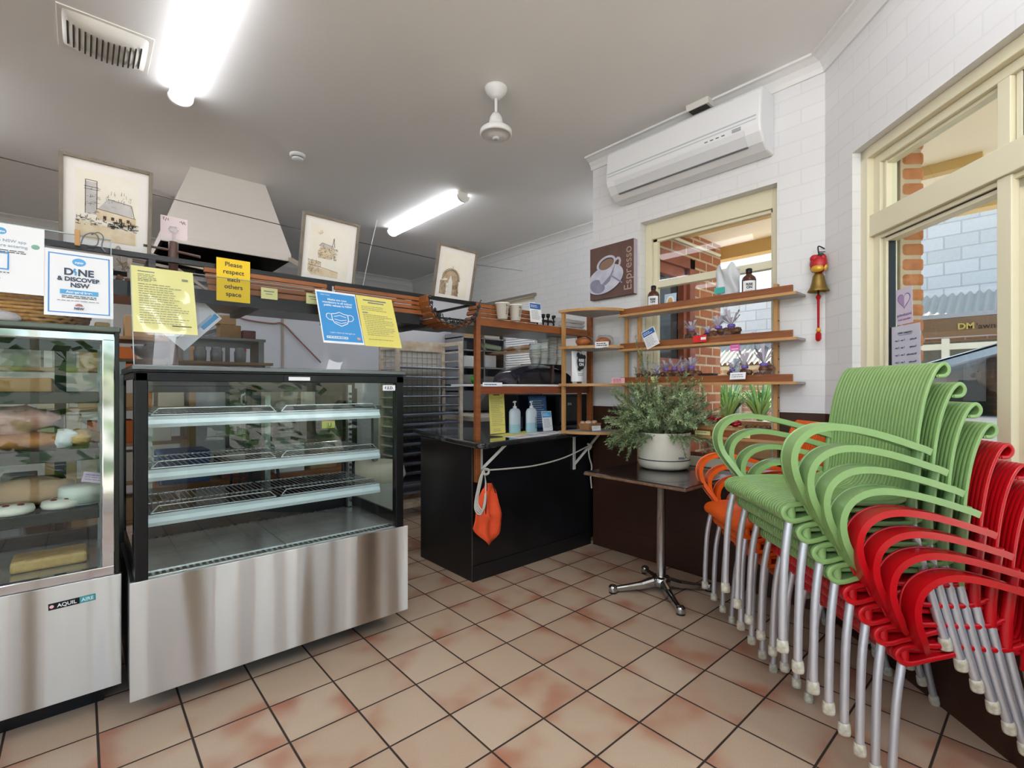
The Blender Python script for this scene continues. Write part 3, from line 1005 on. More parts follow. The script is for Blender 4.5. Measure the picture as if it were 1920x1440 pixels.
def shell(i0, i1, th=.014, ribs=27, hw=.222):
    P = curve([(a, c, 0) for a, c in PROF], 4)
    n = len(P)
    nrm = []
    for i in range(n):
        t = (P[min(i + 1, n - 1)] - P[max(i - 1, 0)]).normalized()
        nrm.append((-t.y, t.x))
    P, nrm = P[i0:i1], nrm[i0:i1]
    n = len(P)
    xs = []
    for r in range(ribs):
        x0 = -hw + 2 * hw * r / ribs
        w = 2 * hw / ribs
        xs += [(x0, -.0016), (x0 + w * .09, 0), (x0 + w * .5, .0006), (x0 + w * .91, 0)]
    xs.append((hw, -.001))

    def pt(i, x, off):
        a, z = P[i].x, P[i].y
        k = (x / hw) ** 2
        zz = z
        aa = a
        if z < .47 and a > .05:
            zz += .010 * k * min(1, (a - .05) / .15)
        if z >= .47:
            aa -= .012 * k * min(1, (z - .47) / .1)
            hw2 = 1
        return (x, -(aa + nrm[i][0] * off), zz + nrm[i][1] * off)
    V = [pt(i, x, o) for i in range(n) for x, o in xs]
    m = len(xs)
    F = [(i * m + j, i * m + j + 1, (i + 1) * m + j + 1, (i + 1) * m + j) for i in range(n - 1) for j in range(m - 1)]
    mb = MB().add(V, F, True)
    ys = [-hw + 2 * hw * j / 10 for j in range(11)]
    V = [pt(i, x, -th) for i in range(n) for x in ys]
    F = [(i * 11 + j, (i + 1) * 11 + j, (i + 1) * 11 + j + 1, i * 11 + j + 1) for i in range(n - 1) for j in range(10)]
    mb.add(V, F, True)
    for sx, in ((-1,), (1,)):
        # rolled rim along each side
        rim = [Vector(pt(i, sx * hw, -th / 2)) for i in range(n)]
        mb.sweep(rim, [(.0035 * cos(a), (th * .62) * sin(a)) for a in [2 * PI * k / 8 for k in range(8)]], up=(1, 0, 0))
    for i in (0, n - 1):
        mb.tube([pt(i, x, -th / 2) for x, _ in xs[::6]] + [pt(i, hw, -th / 2)], th / 2, 8)
    return mb


ARM = [(.092, .448, .222), (.072, .470, .236), (.046, .512, .257), (.021, .560, .274), (.012, .608, .281), (.022, .650, .283), (.050, .680, .282), (.092, .697, .280), (.15, .699, .277), (.23, .683, .268), (.31, .659, .256), (.375, .636, .243), (.415, .622, .235), (.438, .612, .230)]


def arm(sx):
    path = curve([(sx * x, -a, z) for a, z, x in ARM], 5)
    w, t = .031, .010
    sec = [(-w, -t), (-w * .84, -t), (-w * .78, -t * .45), (-w * .16, -t * .45), (-w * .1, -t * .8), (w * .1, -t * .8), (w * .16, -t * .45), (w * .78, -t * .45), (w * .84, -t), (w, -t),
           (w, t), (w * .88, t), (w * .84, t * .7), (0, t * .85), (-w * .84, t * .7), (-w * .88, t), (-w, t)]
    if sx < 0:
        sec = [(-a, b) for a, b in sec][::-1]
    # section y axis must point to the outside of the loop
    k = [min(1, .72 + .03 * i) for i in range(len(path))]
    return MB().sweep(path, [(a, b) for a, b in sec], up=(1, 0, 0), scale=k)


def proto_chair(m):
    t = thing('stacking_armchair', '', 'chair')
    shell(0, 52).build('seat', m, t, local=True)
    shell(51, 200, .0095).build('backrest', m, t, local=True)
    for sx in (-1, 1):
        a = arm(sx)
        # post from the arm joint down to the rear leg
        a.tube([(sx * .222, -.436, .628), (sx * .218, -.424, .55), (sx * .214, -.412, .46), (sx * .212, -.410, .385)], [.014, .0155, .0165, .0165], 12)
        a.build('armrest', m, t, local=True, sharp=38)
        r = MB()
        r.tube(curve([(sx * .2, -.045, .436), (sx * .198, -.12, .434), (sx * .198, -.3, .425), (sx * .2, -.40, .436)], 4), .009, 8)
        r.tube([(sx * .208, -.046, .452), (sx * .208, -.046, .395)], .0155, 12)
        r.build('seat_rail', m, t, local=True)
        fp = [(sx * .2225, 0, .02), (sx * .2215, -.006, .13), (sx * .217, -.02, .29), (sx * .209, -.043, .41)]
        l = MB().tube(curve(fp, 5), .0122, 12).build('leg', ALU, t, local=True)
        cap = [(0, 0), (.0165, 0), (.0178, .006), (.0168, .03), (.0145, .036), (.0125, .037)]
        MB().lathe(cap, 18, c=(sx * .2225, 0, 0)).build('foot_cap', RUBW, l, local=True)
        rp = [(sx * .226, -.488, .02), (sx * .224, -.468, .1), (sx * .219, -.438, .24), (sx * .212, -.410, .40)]
        l = MB().tube(curve(rp, 5), .0128, 12).build('leg', ALU, t, local=True)
        MB().lathe(cap, 18, Matrix.Translation((sx * .226, -.49, 0)) @ Matrix.Rotation(rad(-9), 4, 'X')).build('foot_cap', RUBW, l, local=True)
    for ch in t.children:
        if ch.name.split('.')[0] != 'leg':
            ch.material_slots[0].link = 'OBJECT'
            ch.material_slots[0].material = m
    return t


def recolour(t, m):
    for ch in t.children:
        if ch.name.split('.')[0] != 'leg':
            ch.material_slots[0].link = 'OBJECT'
            ch.material_slots[0].material = m


RZ = rad(46.2)
chair0 = None
FWD = Vector((-r2, r2, 0))
ALONG = Vector((r2, r2, 0))
labels = ['topmost green armchair of the near chair stack', 'second green armchair from the top of the near stack', 'third green armchair from the top of the near stack', 'lowest green armchair resting on the red chairs of the near stack',
          'topmost red armchair directly under the green ones', 'second red armchair down under the green ones', 'third red armchair down, one above the bottom of the near stack', 'bottom red armchair of the near stack standing on the floor']


def stack(near_foot, cols, labs, group):
    """Chairs nested upward and forward; index 0 is the bottom one."""
    global chair0
    n = len(cols)
    for i in range(n):
        tilt = 0 if i == 0 else rad(2.2)
        mid = Vector(near_foot) + ALONG * .2225
        p = mid + FWD * (.0462 * i) + Vector((0, 0, .0622 * i - (.004 if i else 0)))
        c = proto_chair(cols[i]) if chair0 is None else dup(chair0)
        chair0 = chair0 or c
        recolour(c, cols[i])
        c.location = p
        c.rotation_mode = 'XYZ'
        c.matrix_world = Matrix.Translation(p) @ Matrix.Rotation(RZ, 4, 'Z') @ Matrix.Rotation(-tilt, 4, 'X')
        tag(c, labs[n - 1 - i], 'chair', group)


stack((1.861, .349, 0), [REDC] * 4 + [GREEN] * 4, labels, 'near stack of green and red armchairs')
stack((2.284, .845, 0), [ORANGE] * 4, ['topmost orange armchair of the stack by the wall corner', 'second orange armchair down in the stack by the wall corner', 'third orange armchair down in the stack by the wall corner',
      'bottom orange armchair standing on the floor by the wall corner'], 'far stack of orange armchairs')

# ---------------------------------------------------------------- cafe table
TX, TY = 2.65, 1.61
tb = thing('cafe_table', 'square dark cafe table on a chrome four-star pedestal, carrying the rosemary', 'table', (TX, TY, 0))
topm = mat('dark_laminate', '#2a2221', .16, var=.5, vscale=10, col2='#342928', coat=.3)
hw = .335
MB().box(TX - hw, TX + hw, TY - hw, TY + hw, .715, .74).build('table_top', topm, tb, .006)
MB().box(TX - hw - .002, TX + hw + .002, TY - hw - .002, TY + hw + .002, .717, .7335).build('edge_band', mat('worn_edge', '#8a6a4c', .6, var=1.2, vscale=30, col2='#4e3526'), tb, .004)
BX, BY = 2.67, 1.63
MB().lathe([(.036, .08), (.0285, .10), (.0275, .70), (.06, .705), (.06, .715), (0, .715)], 28, c=(BX, BY, 0)).build('column', CHROME, tb)
castm = mat('polished_aluminium', '#c4c6c8', .16, 1, bump=.03, bscale=70)
for k in range(4):
    a = rad(-41.55 + 3 + 90 * k)
    d = Vector((cos(a), sin(a), 0))
    pth = [Vector((BX, BY, .075)) + d * r + Vector((0, 0, z)) for r, z in ((.0, .0), (.05, -.005), (.12, -.025), (.2, -.036), (.27, -.045), (.305, -.05))]
    sec = [(-.02, -.026), (.02, -.026), (.02, .004), (.010, .016), (-.010, .016), (-.02, .004)]
    m = MB().sweep(pth, sec, smooth=False, up=(-d.y, d.x, 0), scale=[1.25, 1.15, 1, .8, .72, .72])
    e = Vector((BX, BY, 0)) + d * .30
    m.lathe([(0, .048), (.018, .046), (.026, .038), (.027, .008), (0, .008)], 20, c=e)
    o = m.build('leg', castm, tb, .004)
    MB().lathe([(0, .01), (.024, .01), (.025, .0), (0, 0)], 20, c=e).build('foot_pad', BLKM, o)
MB().lathe([(0, .10), (.05, .095), (.058, .07), (.05, .04), (0, .04)], 28, c=(BX, BY, 0)).build('hub', castm, tb)

# ---------------------------------------------------------------- rosemary in a pot
PX, PY = 2.80, 1.69
pp = thing('potted_rosemary', 'bushy rosemary in a round white pot on the cafe table', 'plant', (PX, PY, .74))
potm = mat('weathered_white_pot', '#dcd8ca', .5, bump=.08, bscale=30, var=.9, vscale=7, col2='#cfc8b6')
MB().lathe([(0, .745), (.13, .742), (.152, .752), (.160, .775), (.162, .80)], 48, c=(PX, PY, 0)).build('saucer', potm, pp)
MB().lathe([(.159, .806), (.161, .83), (.164, .965), (.161, .972), (.155, .97), (.153, .93), (0, .93)], 48, c=(PX, PY, 0)).build('pot', potm, pp)
MB().lathe([(.158, .799), (.158, .808)], 48, c=(PX, PY, 0)).build('water_gap', INK, pp)
MB().box(-.018, .018, -.002, .002, -.006, .006, Matrix.Translation((PX, PY, .822)) @ Matrix.Rotation(rad(-38), 4, 'Z') @ Matrix.Translation((.05, -.157, 0))).build('maker_plate', INKG, pp)
MB().blob((PX, PY, .93), .152, .152, .02, 20, .05).build('soil', mat('potting_soil', '#3a2a1e', .95), pp)
rg = random.Random(12)
needles, stems, tips = MB(), MB(), MB()
RT = Vector((.748, -.663, 0))
FW = Vector((.663, .748, 0))


def sprig(p0, d0, ln, droop, dens=1.15, size=.028):
    p, d = Vector(p0), Vector(d0).normalized()
    seg = .02
    n = max(3, int(ln / seg))
    pts = [p.copy()]
    for i in range(n):
        d = (d + Vector((rg.uniform(-.08, .08), rg.uniform(-.08, .08), rg.uniform(-.04, .06) - droop))).normalized()
        p = p + d * seg
        pts.append(p.copy())
        t = i / n
        if t < .08:
            continue
        for k in range(int(7 * dens)):
            a = rg.uniform(0, 2 * PI)
            r = d.orthogonal().normalized()
            q = Matrix.Rotation(a, 3, d) @ r
            l = size * rg.uniform(.7, 1.25) * (1 - .5 * max(0, t - .75) * 4 * .6)
            o = p - d * rg.random() * seg
            tip = o + (q * .8 + d * rg.uniform(.35, .9)).normalized() * l
            w = d.cross(q).normalized() * .0023
            mb = tips if rg.random() < .35 else needles
            mid = o.lerp(tip, .55) + d * .001
            mb.add([o - w * .6, o + w * .6, mid + w * 1.2, mid - w * 1.2, tip], [(0, 1, 2, 3), (3, 2, 4)])
    stems.tube(pts, [.0026 * (1 - .6 * i / n) for i in range(n + 1)], 5)
    return pts


base = Vector((PX, PY, .945))
for i in range(120):
    a = rg.uniform(0, 2 * PI)
    r = rg.uniform(0, .12)
    o = base + Vector((cos(a) * r, sin(a) * r, 0))
    lean = rg.uniform(.1, 1.1)
    d = Vector((cos(a) * lean, sin(a) * lean, 1))
    d -= RT * .08
    ln = rg.uniform(.2, .42) * (1.05 if lean < .6 else .85)
    pts = sprig(o, d, ln, .035 + .07 * max(0, lean - .4))
    for q in range(2):
        j = rg.randrange(2, len(pts) - 1)
        dd = (pts[j] - pts[j - 1]).normalized()
        sprig(pts[j], dd + Vector((rg.uniform(-.9, .9), rg.uniform(-.9, .9), rg.uniform(-.3, .4))), rg.uniform(.06, .16), .05)
# the tall spire and shoots that hang over the rim
for i in range(3):
    sprig(base - RT * (.07 + .02 * i) + Vector((0, 0, .1)), Vector((-.12 + .05 * i, .04, 1)), .56 - .07 * i, -.01, 1.2, .022)
for i in range(20):
    a = rg.uniform(PI * .75, PI * 1.9)
    dv = -FW * abs(sin(a)) * .7 + RT * cos(a)
    o = base + dv.normalized() * .13
    sprig(o, dv * 1.2 + Vector((0, 0, .45)), rg.uniform(.14, .26), .17)
for i in range(12):
    o = base - RT * .13 + FW * rg.uniform(-.1, .08)
    sprig(o, -RT + FW * rg.uniform(-.5, .3) + Vector((0, 0, .7)), rg.uniform(.2, .32), .13)
needles.build('needles', mat('rosemary_leaf', '#6f8a5f', .55, var=1, vscale=9, col2='#8fa87a'), pp)
tips.build('young_needles', mat('rosemary_tip', '#a5b886', .55, var=1, vscale=9, col2='#bcc69c'), pp)
stems.build('stems', mat('rosemary_stem', '#7a6a48', .8), pp)
# ---------------------------------------------------------------- overhead rack above the cabinets
rk = thing('overhead_rack', 'long black overhead rack with timber slat fascia above the cabinets', 'rack', (.5, 2.7, 1.65))
mb = MB()
mb.box(-1.2, 1.93, 2.485, 2.51, 1.782, 1.802).box(-1.2, 1.93, 2.94, 2.965, 1.782, 1.802).box(-1.2, 1.93, 2.485, 2.505, 1.672, 1.682)
for x in (-1.1, -.35, .22, .955, 1.45, 1.9):
    mb.box(x - .012, x + .012, 2.487, 2.505, 1.675, 1.79).box(x - .012, x + .012, 2.945, 2.962, 1.66, 1.79).box(x - .01, x + .01, 2.5, 2.95, 1.784, 1.798)
mb.build('rack_frame', BLKM, rk)
MB().box(-1.2, 1.93, 2.5, 2.98, 1.652, 1.668).build('shelf_plate', mat('rack_steel', '#86888c', .3, .9, bump=.04, bscale=40), rk, .002)
for x in (-.3, .62, 1.1, 1.6):
    MB().box(x - .02, x + .02, 2.52, 2.97, 1.628, 1.652).build('bracket', DKSTEEL, rk)
for x0, x1 in ((-1.15, -.1), (.40, .935), (.975, 1.52)):
    for k in range(4):
        z1 = 1.778 - k * .0245
        m = WOODX
        MB().box(x0 + .006 * k, x1 + (.006 * k if x1 < 1 else .025 * k), 2.470 + .004 * k, 2.486, z1 - (.0205 if k < 3 else .0245), z1).build('slat', m, rk, .002)
MB().box(-1.2, 1.47, 2.468, 2.474, 1.62, 1.672).build('glass_edge', BLKM, rk)
cdm = mat('cord_white', '#e3e0d8', .7)
tag(MB().tube([(2.405, 4.92, 3.079), (2.28, 4.83, 2.7), (2.17, 4.75, 2.32), (2.1, 4.72, 2.05)], .0035, 6).build('pull_cord', cdm), 'thin white cord dropping from the kitchen ceiling beyond the middle picture', 'cord')
tag(MB().tube([(-1.3, 2.50, 2.12), (-.22, 2.57, 2.094), (.78, 2.575, 2.062), (1.7, 2.60, 2.06), (4.279, 4.62, 2.769)], .0022, 5).build('picture_wire', mat('steel_wire', '#5b5650', .4, .8)), 'thin steel wire strung across the shop behind the framed pictures', 'wire')

# hanging slat mat and its cable at the end of the rack
sm_ = thing('timber_slat_mat', 'hanging curved mat of short timber slats threaded on black cord', 'slat mat', (1.72, 2.55, 1.63))
arc = curve([(x * .955, 2.405, 1.25 + (z - 1.25) * .955) for x, z in ((1.548, 1.795), (1.555, 1.745), (1.606, 1.672), (1.70, 1.637), (1.80, 1.640), (1.885, 1.688), (1.925, 1.775))], 6)
L_arc = len(arc)
for k in range(15):
    f_ = k / 14 * (L_arc - 1.001)
    i = int(f_)
    p = arc[i].lerp(arc[min(i + 1, L_arc - 1)], f_ - i)
    t = (arc[min(i + 1, L_arc - 1)] - arc[i]).normalized()
    ang = math.atan2(t.z, t.x)
    ln = .15 if k < 8 else .08
    M = Matrix.Translation(p) @ Matrix.Rotation(-ang, 4, 'Y')
    MB().box(-.0125, .0125, -.025, ln, -.008, .008, M).build('slat', WOODY, sm_, .002)
c = MB()
c.tube([p + Vector((0, -.032, .006 * sin(i * 2.1))) for i, p in enumerate(arc)], .0032, 6)
c.tube([p + Vector((-.004, -.03 + .012 * sin(i * 1.3), .016 + .014 * cos(i * 1.7))) for i, p in enumerate(arc[4:])], .003, 6)
c.tube([p + Vector((.006, -.03 + .01 * sin(i * 1.9), .03 + .014 * cos(i * 2.3))) for i, p in enumerate(arc[14:])], .003, 6)
for i in range(4, L_arc - 1, 3):
    q = arc[i] + Vector((0, -.035, .016))
    c.lathe([(0, .0), (.008, .003), (.01, .012), (.004, .02), (0, .02)], 8, c=q)
c.build('cord', mat('black_cord', '#26272b', .5), sm_)

# ---------------------------------------------------------------- counter
ct = thing('service_counter', 'black service counter with a rounded overhanging top and orange cloth tied to it', 'counter', (2.4, 2.8, 0))
MB().prism([(1.885, 2.515), (3.07, 2.515), (3.07, 3.15), (1.885, 3.15)], .0, .885).build('body', BLACK, ct, .004)
MB().box(1.886, 3.07, 2.508, 2.516, .0, .10).build('kickboard', mat('kick_black', '#141418', .35), ct)
MB().box(1.8835, 1.8885, 2.5125, 2.5175, .0, .885).build('corner_trim', mat('worn_trim', '#4b4640', .5), ct)
outl = curve([(3.07, 2.44, 0), (2.5, 2.375, 0), (1.98, 2.32, 0), (1.84, 2.29, 0), (1.80, 2.29, 0), (1.775, 2.32, 0), (1.785, 2.40, 0), (1.84, 2.75, 0), (1.93, 3.16, 0), (2.02, 3.5, 0)], 5)
poly = [(p.x, p.y) for p in outl] + [(2.35, 3.5), (2.55, 3.2), (3.07, 3.2)]
MB().prism(poly[::-1], .886, .92).build('counter_top', mat('speckled_black_top', '#17191b', .1, spec=.7, var=.7, vscale=160, col2='#343639', coat=.4), ct, .008)
brm = mat('bracket_white', '#d9d7d0', .4)
for x, ax in ((1.951, 2.096), (2.868, 3.06)):
    mb = MB()
    mb.box(x - .012, x + .012, 2.503, 2.512, .62 if x > 2 else .70, .885).bar((x, 2.505, .66 if x > 2 else .72), (ax, 2.42, .884), .010, .018)
    mb.build('bracket', brm, ct)
ropem = mat('cotton_rope', '#cfc9bd', .8, bump=.5, bscale=160)
rp = thing('rope', 'white cotton rope slung between the two counter brackets', 'rope', (2.3, 2.45, .8))
pts = curve([(1.95, 2.46, .722), (2.15, 2.452, .712), (2.40, 2.448, .708), (2.68, 2.442, .735), (2.94, 2.432, .80)], 8)
MB().tube(pts, .0055, 8).build('sling', ropem, rp)
mb = MB()
for k in range(4):
    mb.tube(curve([(1.935, 2.46, .725), (1.915 - .006 * k, 2.455, .66), (1.885 - .008 * k, 2.455, .53 - .01 * k), (1.905 - .006 * k, 2.428, .478 - .008 * k), (1.928 - .003 * k, 2.428, .54), (1.945, 2.45, .66), (1.94, 2.46, .72)], 6), .0052, 6)
mb.build('coil', ropem, rp)
mb = MB()
mb.tube(curve([(1.935, 2.458, .735), (1.965, 2.445, .725), (1.965, 2.45, .70), (1.935, 2.45, .70), (1.945, 2.47, .725)], 5), .008, 8)
mb.build('knot', ropem, rp)
mb = MB()
mb.tube(curve([(2.93, 2.425, .82), (2.965, 2.418, .805), (2.955, 2.43, .775), (2.935, 2.43, .79)], 5), .008, 8)
mb.build('knot', ropem, rp)
MB().tube(curve([(2.945, 2.43, .80), (2.955, 2.43, .72), (2.985, 2.43, .64), (2.975, 2.432, .56), (2.985, 2.43, .47)], 5), [.006] * 21, 7).build('tail', ropem, rp)
bdn = thing('orange_cloth', 'bright orange cloth hanging pointed from the counter rope', 'cloth', (1.97, 2.44, .55))
fl_ = [(1.943, .642), (2.001, .635), (2.032, .547), (2.069, .429), (2.083, .346), (2.028, .287), (1.970, .237), (1.900, .302), (1.833, .366), (1.849, .433), (1.879, .519), (1.905, .600)]
cx_, cz_ = 1.965, .43
mb = MB()
V = []
for r in (0, .25, .5, .75, 1):
    for i in range(40):
        t = i / 40 * len(fl_)
        a, b2 = fl_[int(t) % len(fl_)], fl_[(int(t) + 1) % len(fl_)]
        u = t - int(t)
        x, z = a[0] + (b2[0] - a[0]) * u, a[1] + (b2[1] - a[1]) * u
        xx, zz = cx_ + (x - cx_) * r, cz_ + (z - cz_) * r
        V.append((xx, 2.442 + .010 * sin((xx - cx_) * 60) * (zz < .62) + .006 * sin(zz * 40), zz))
F = [(k * 40 + i, k * 40 + (i + 1) % 40, (k + 1) * 40 + (i + 1) % 40, (k + 1) * 40 + i) for k in range(4) for i in range(40)]
mb.add(V, F, True)
o = mb.build('cloth', mat('orange_cloth', '#f2572a', .8, bump=.15, bscale=200), bdn)
so_ = o.modifiers.new('thick', 'SOLIDIFY')
so_.thickness = .003
MB().tube(curve([(1.945, 2.455, .70), (1.945, 2.437, .63), (1.935, 2.430, .54), (1.93, 2.430, .45)], 5), .003, 6).tube(curve([(1.95, 2.455, .70), (1.99, 2.44, .64), (2.015, 2.434, .57)], 5), .003, 6).build('tie_string', BLKM, bdn)

# ---------------------------------------------------------------- timber frame over the counter
tf = thing('timber_counter_frame', 'tall timber post frame with shelves rising from the service counter', 'frame', (2.5, 2.5, .65))
MB().box(1.893, 1.928, 2.478, 2.510, .645, 1.80).box(3.02, 3.055, 2.48, 2.512, .90, 1.84).box(2.96, 2.985, 2.53, 2.56, .92, 1.70).build('post', WOOD, tf, .003)
for k in range(3):
    MB().box(1.93, 2.44, 2.478 + .003 * k, 2.50, 1.795 - .029 * k - .024, 1.795 - .029 * k).build('slat', WOODX, tf, .002)
MB().box(1.928, 3.02, 2.482, 2.51, 1.655, 1.708).build('beam', WOODX, tf, .003)
MB().box(1.928, 3.02, 2.485, 2.51, 1.212, 1.262).build('beam', mat('red_timber_beam', '#8f4a2c', .45, var=1, vscale=9, col2='#763a20', stretch=(.6, 8, 8)), tf, .003)
MB().box(1.93, 3.02, 2.50, 2.82, 1.263, 1.278).build('shelf_board', WHITE, tf, .002)
MB().box(1.93, 3.02, 2.51, 2.96, 1.66, 1.672).build('shelf_board', mat('rack_steel', '#86888c'), tf, .002)
MB().box(1.93, 2.63, 2.487, 2.491, 1.29, 1.655).build('screen', ACRYL, tf)
MB().box(1.945, 2.11, 2.479, 2.482, 1.262, 1.288).build('shelf_label', PAPER, tf)
mb = MB()
for i, a in enumerate(fine(1.955, 1.272, .12, 1, .01, INKG, 4, .006)):
    mb.box(a[1], a[1] + a[3], 2.478, 2.479, a[2], a[2] + a[4])
mb.build('label_print', BLUED, tf)

# ---------------------------------------------------------------- items on and behind the counter
cupm = mat('paper_cup', '#efece4', .6)


def cup(x, y, z, h=.10, rt=.046, rb=.032, name='paper_cup', inverted=False, print_=True, label='', group=None):
    e = thing(name, label, 'cup', (x, y, z), 0, group)
    pr = [(0, 0), (rb, 0), (rt, h), (rt + .003, h), (rt + .003, h - .006), (rt, h - .008)]
    MB().lathe(pr, 24, c=(x, y, z)).build('cup', cupm, e)
    return e


for i, (x, s_) in enumerate(((2.078, 'Reg'), (2.195, 'Lrg'))):
    c = cup(x, 2.44, 1.706, .105, .046, .033, label=('left' if i == 0 else 'right') + ' of the two marked paper cups standing on the timber beam', group='marked cups on the beam')
    Mx2 = frame((x + .006, 2.3965, 1.772), (1, .12, 0), (0, -.12, 1))
    mb = MB()
    for q in [('l', [(-.016, .02), (-.008, .026), (-.012, .012), (.0, .022), (.006, .01)], .0022, INK)] + fine(-.012, -.002, .02, 5, .009, INK, i + 2, .0028):
        draw(mb, q, 0, Mx2)
    mb.build('handwriting', INK, c)


def flyer(name, label, M, w=.1, h=.13, top=BLUED):
    return poster(name, label, 'flyer', M, w, h, PAPER, [('r', .004, h * .68, w - .008, h * .29, top)] + fine(.012, h * .85, w - .03, 2, .011, PAPER, 6, .004) + fine(.012, h * .58, w - .024, 7, .01, INKG, 5))


flyer('printed_flyer', 'white flyer with a blue heading beside the two marked cups', frame((2.325, 2.43, 1.71), (1, 0, .02), (.05, .15, 1)), .112, .14)
# coffee group taps: black knobs in a row
for i, (x, z) in enumerate(((2.558, 1.805), (2.62, 1.812), (2.672, 1.818), (2.735, 1.812))):
    k_ = thing('black_tap', ('first', 'second', 'third', 'fourth')[i] + ' black tap from the left on the timber frame top', 'tap', (x, 2.6, 1.70), 0, 'black taps')
    MB().lathe([(.006, 1.672), (.006, z - .03), (.014, z - .028), (.016, z - .004), (.012, z), (0, z)], 14, c=(x, 2.6, 0)).build('stem', BLKM, k_)
    MB().box(x - .008, x + .03, 2.585, 2.612, 1.752, 1.768).build('spout', mat('brown_black', '#32211c', .4), k_)
# stacks of folded white cartons on the frame
mb_m = mat('folded_carton', '#dcdce0', .6)
for i in range(12):
    x, z = 2.74 + (i % 3) * .10, 1.674 + (i // 3) * .030
    b_x = MB().add([(x, 2.55, z), (x + .095, 2.55, z), (x + .095, 2.75, z), (x, 2.75, z), (x - .012, 2.545, z + .027), (x + .104, 2.545, z + .022), (x + .1, 2.755, z + .026), (x - .01, 2.755, z + .024)],
                   [(0, 3, 2, 1), (4, 5, 6, 7), (0, 1, 5, 4), (1, 2, 6, 5), (2, 3, 7, 6), (3, 0, 4, 7)])
    row = ('bottom', 'second', 'third', 'top')[i // 3]
    col_ = ('left', 'middle', 'right')[i % 3]
    tag(b_x.build('carton', mb_m), f'{col_} white folded carton in the {row} layer on the timber frame', 'carton', 'folded cartons on the timber frame')
# stacks of takeaway cups against the blinds
for si, (x, n) in enumerate(((2.65, 9), (2.74, 12), (2.84, 16), (2.93, 15))):
    w_ = ('leftmost', 'second', 'third', 'rightmost')[si]
    for k in range(n):
        o = MB().lathe([(.030, 0), (.043, .055), (.046, .055), (.046, .049)], 18, c=(x, 2.72, 1.441 + k * .0125)).build('takeaway_cup', cupm)
        tag(o, f'cream takeaway cup in the {w_} of the four tall cup stacks', 'cup', f'{w_} stack of takeaway cups')
# what the stacks stand on: the coffee machine
cm = thing('coffee_machine', 'dark coffee machine with a domed cover behind the timber frame', 'coffee machine', (2.62, 2.68, 1.279))
dome = MB()
dome.grid(lambda a, b: (2.30 + .60 * a, 2.55 + .27 * b, 1.279 + .155 * (sin(PI * min(max(a, 0), 1)) ** .32) * (.35 + .65 * sin(PI * (.15 + .7 * b)) ** .5) if 0 < a < 1 else 1.279), 24, 10)
dome.build('cover', mat('smoky_cover', '#3c3550', .12, spec=.7, var=1, vscale=10, col2='#241d24', coat=.5), cm)
MB().box(2.36, 2.86, 2.60, 2.82, 1.279, 1.39).build('body', mat('machine_body', '#241f22', .3), cm, .02)
MB().box(2.60, 2.96, 2.70, 2.83, 1.39, 1.44).build('cup_tray', BLKM, cm)
MB().box(2.655, 2.68, 2.544, 2.56, 1.28, 1.42).build('strap', mat('brown_strap', '#3a1f17', .5), cm)
mo = thing('black_oven', 'black microwave oven behind the counter under the corner shelf', 'oven', (2.85, 2.9, .92))
MB().box(3.09, 3.50, 2.9, 3.25, .925, 1.20).build('case', BLKM, mo, .01)
MB().box(3.12, 3.40, 2.896, 2.9, .96, 1.17).build('door', mat('oven_glass', '#1c1a1a', .08, spec=.8), mo)
text('C', .07, frame((3.18, 2.895, 1.09), (1, 0, 0)), mat('red_logo', '#d22222', .4), mo)
text('EFX', .03, frame((3.25, 2.895, 1.1), (1, 0, 0)), PAPER, mo)
bb = thing('black_cabinet', 'black appliance behind the sanitiser bottles', 'appliance', (2.6, 3.0, .92))
MB().box(2.68, 2.98, 2.95, 3.18, .921, 1.205).build('case', BLKM, bb, .012)
sbn = thing('side_bench', 'dark side bench carrying the black microwave oven', 'bench', (3.3, 3.0, 0))
MB().box(3.09, 3.75, 2.62, 3.35, .0, .905).build('cabinet', BLACK, sbn)
MB().box(3.085, 3.76, 2.6, 3.36, .905, .922).build('bench_top', DKSTEEL, sbn)
bm = thing('coffee_bag', 'white and black coffee bag on the corner shelf in front of a grey panel', 'bag', (2.84, 2.45, 1.296))
Mbg = frame((2.715, 2.40, 1.30), (.97, -.1, 0))
MB().grid(lambda a, b: tuple(Mbg @ Vector((.10 * a, .225 * b, .045 * sin(PI * a) ** .4 * (1 - b ** 2) + .002))), 12, 10).grid(lambda a, b: tuple(Mbg @ Vector((.10 * (1 - a), .225 * b, -.03 * sin(PI * a) ** .4 * (1 - b ** 2)))), 12, 10).build('bag', PAPER, bm)
mb = MB()
for q in [('e', .05, .145, .041, .058, INK), ('e', .02, .195, .016, .02, INK), ('e', .082, .18, .014, .018, INK), ('e', .03, .09, .016, .014, INK)]:
    draw(mb, q, .052, Mbg)
mb.build('splash_print', INK, bm)
text('RISE', .03, Mbg @ Matrix.Translation((.05, .145, .0535)), PAPER, bm, bold=.001)
text('ON', .03, Mbg @ Matrix.Translation((.05, .115, .0535)), PAPER, bm, bold=.001)
mb = MB()
for q in fine(.02, .055, .06, 2, .012, INKG, 3, .004):
    draw(mb, q, .05, Mbg)
mb.build('small_print', INKG, bm)

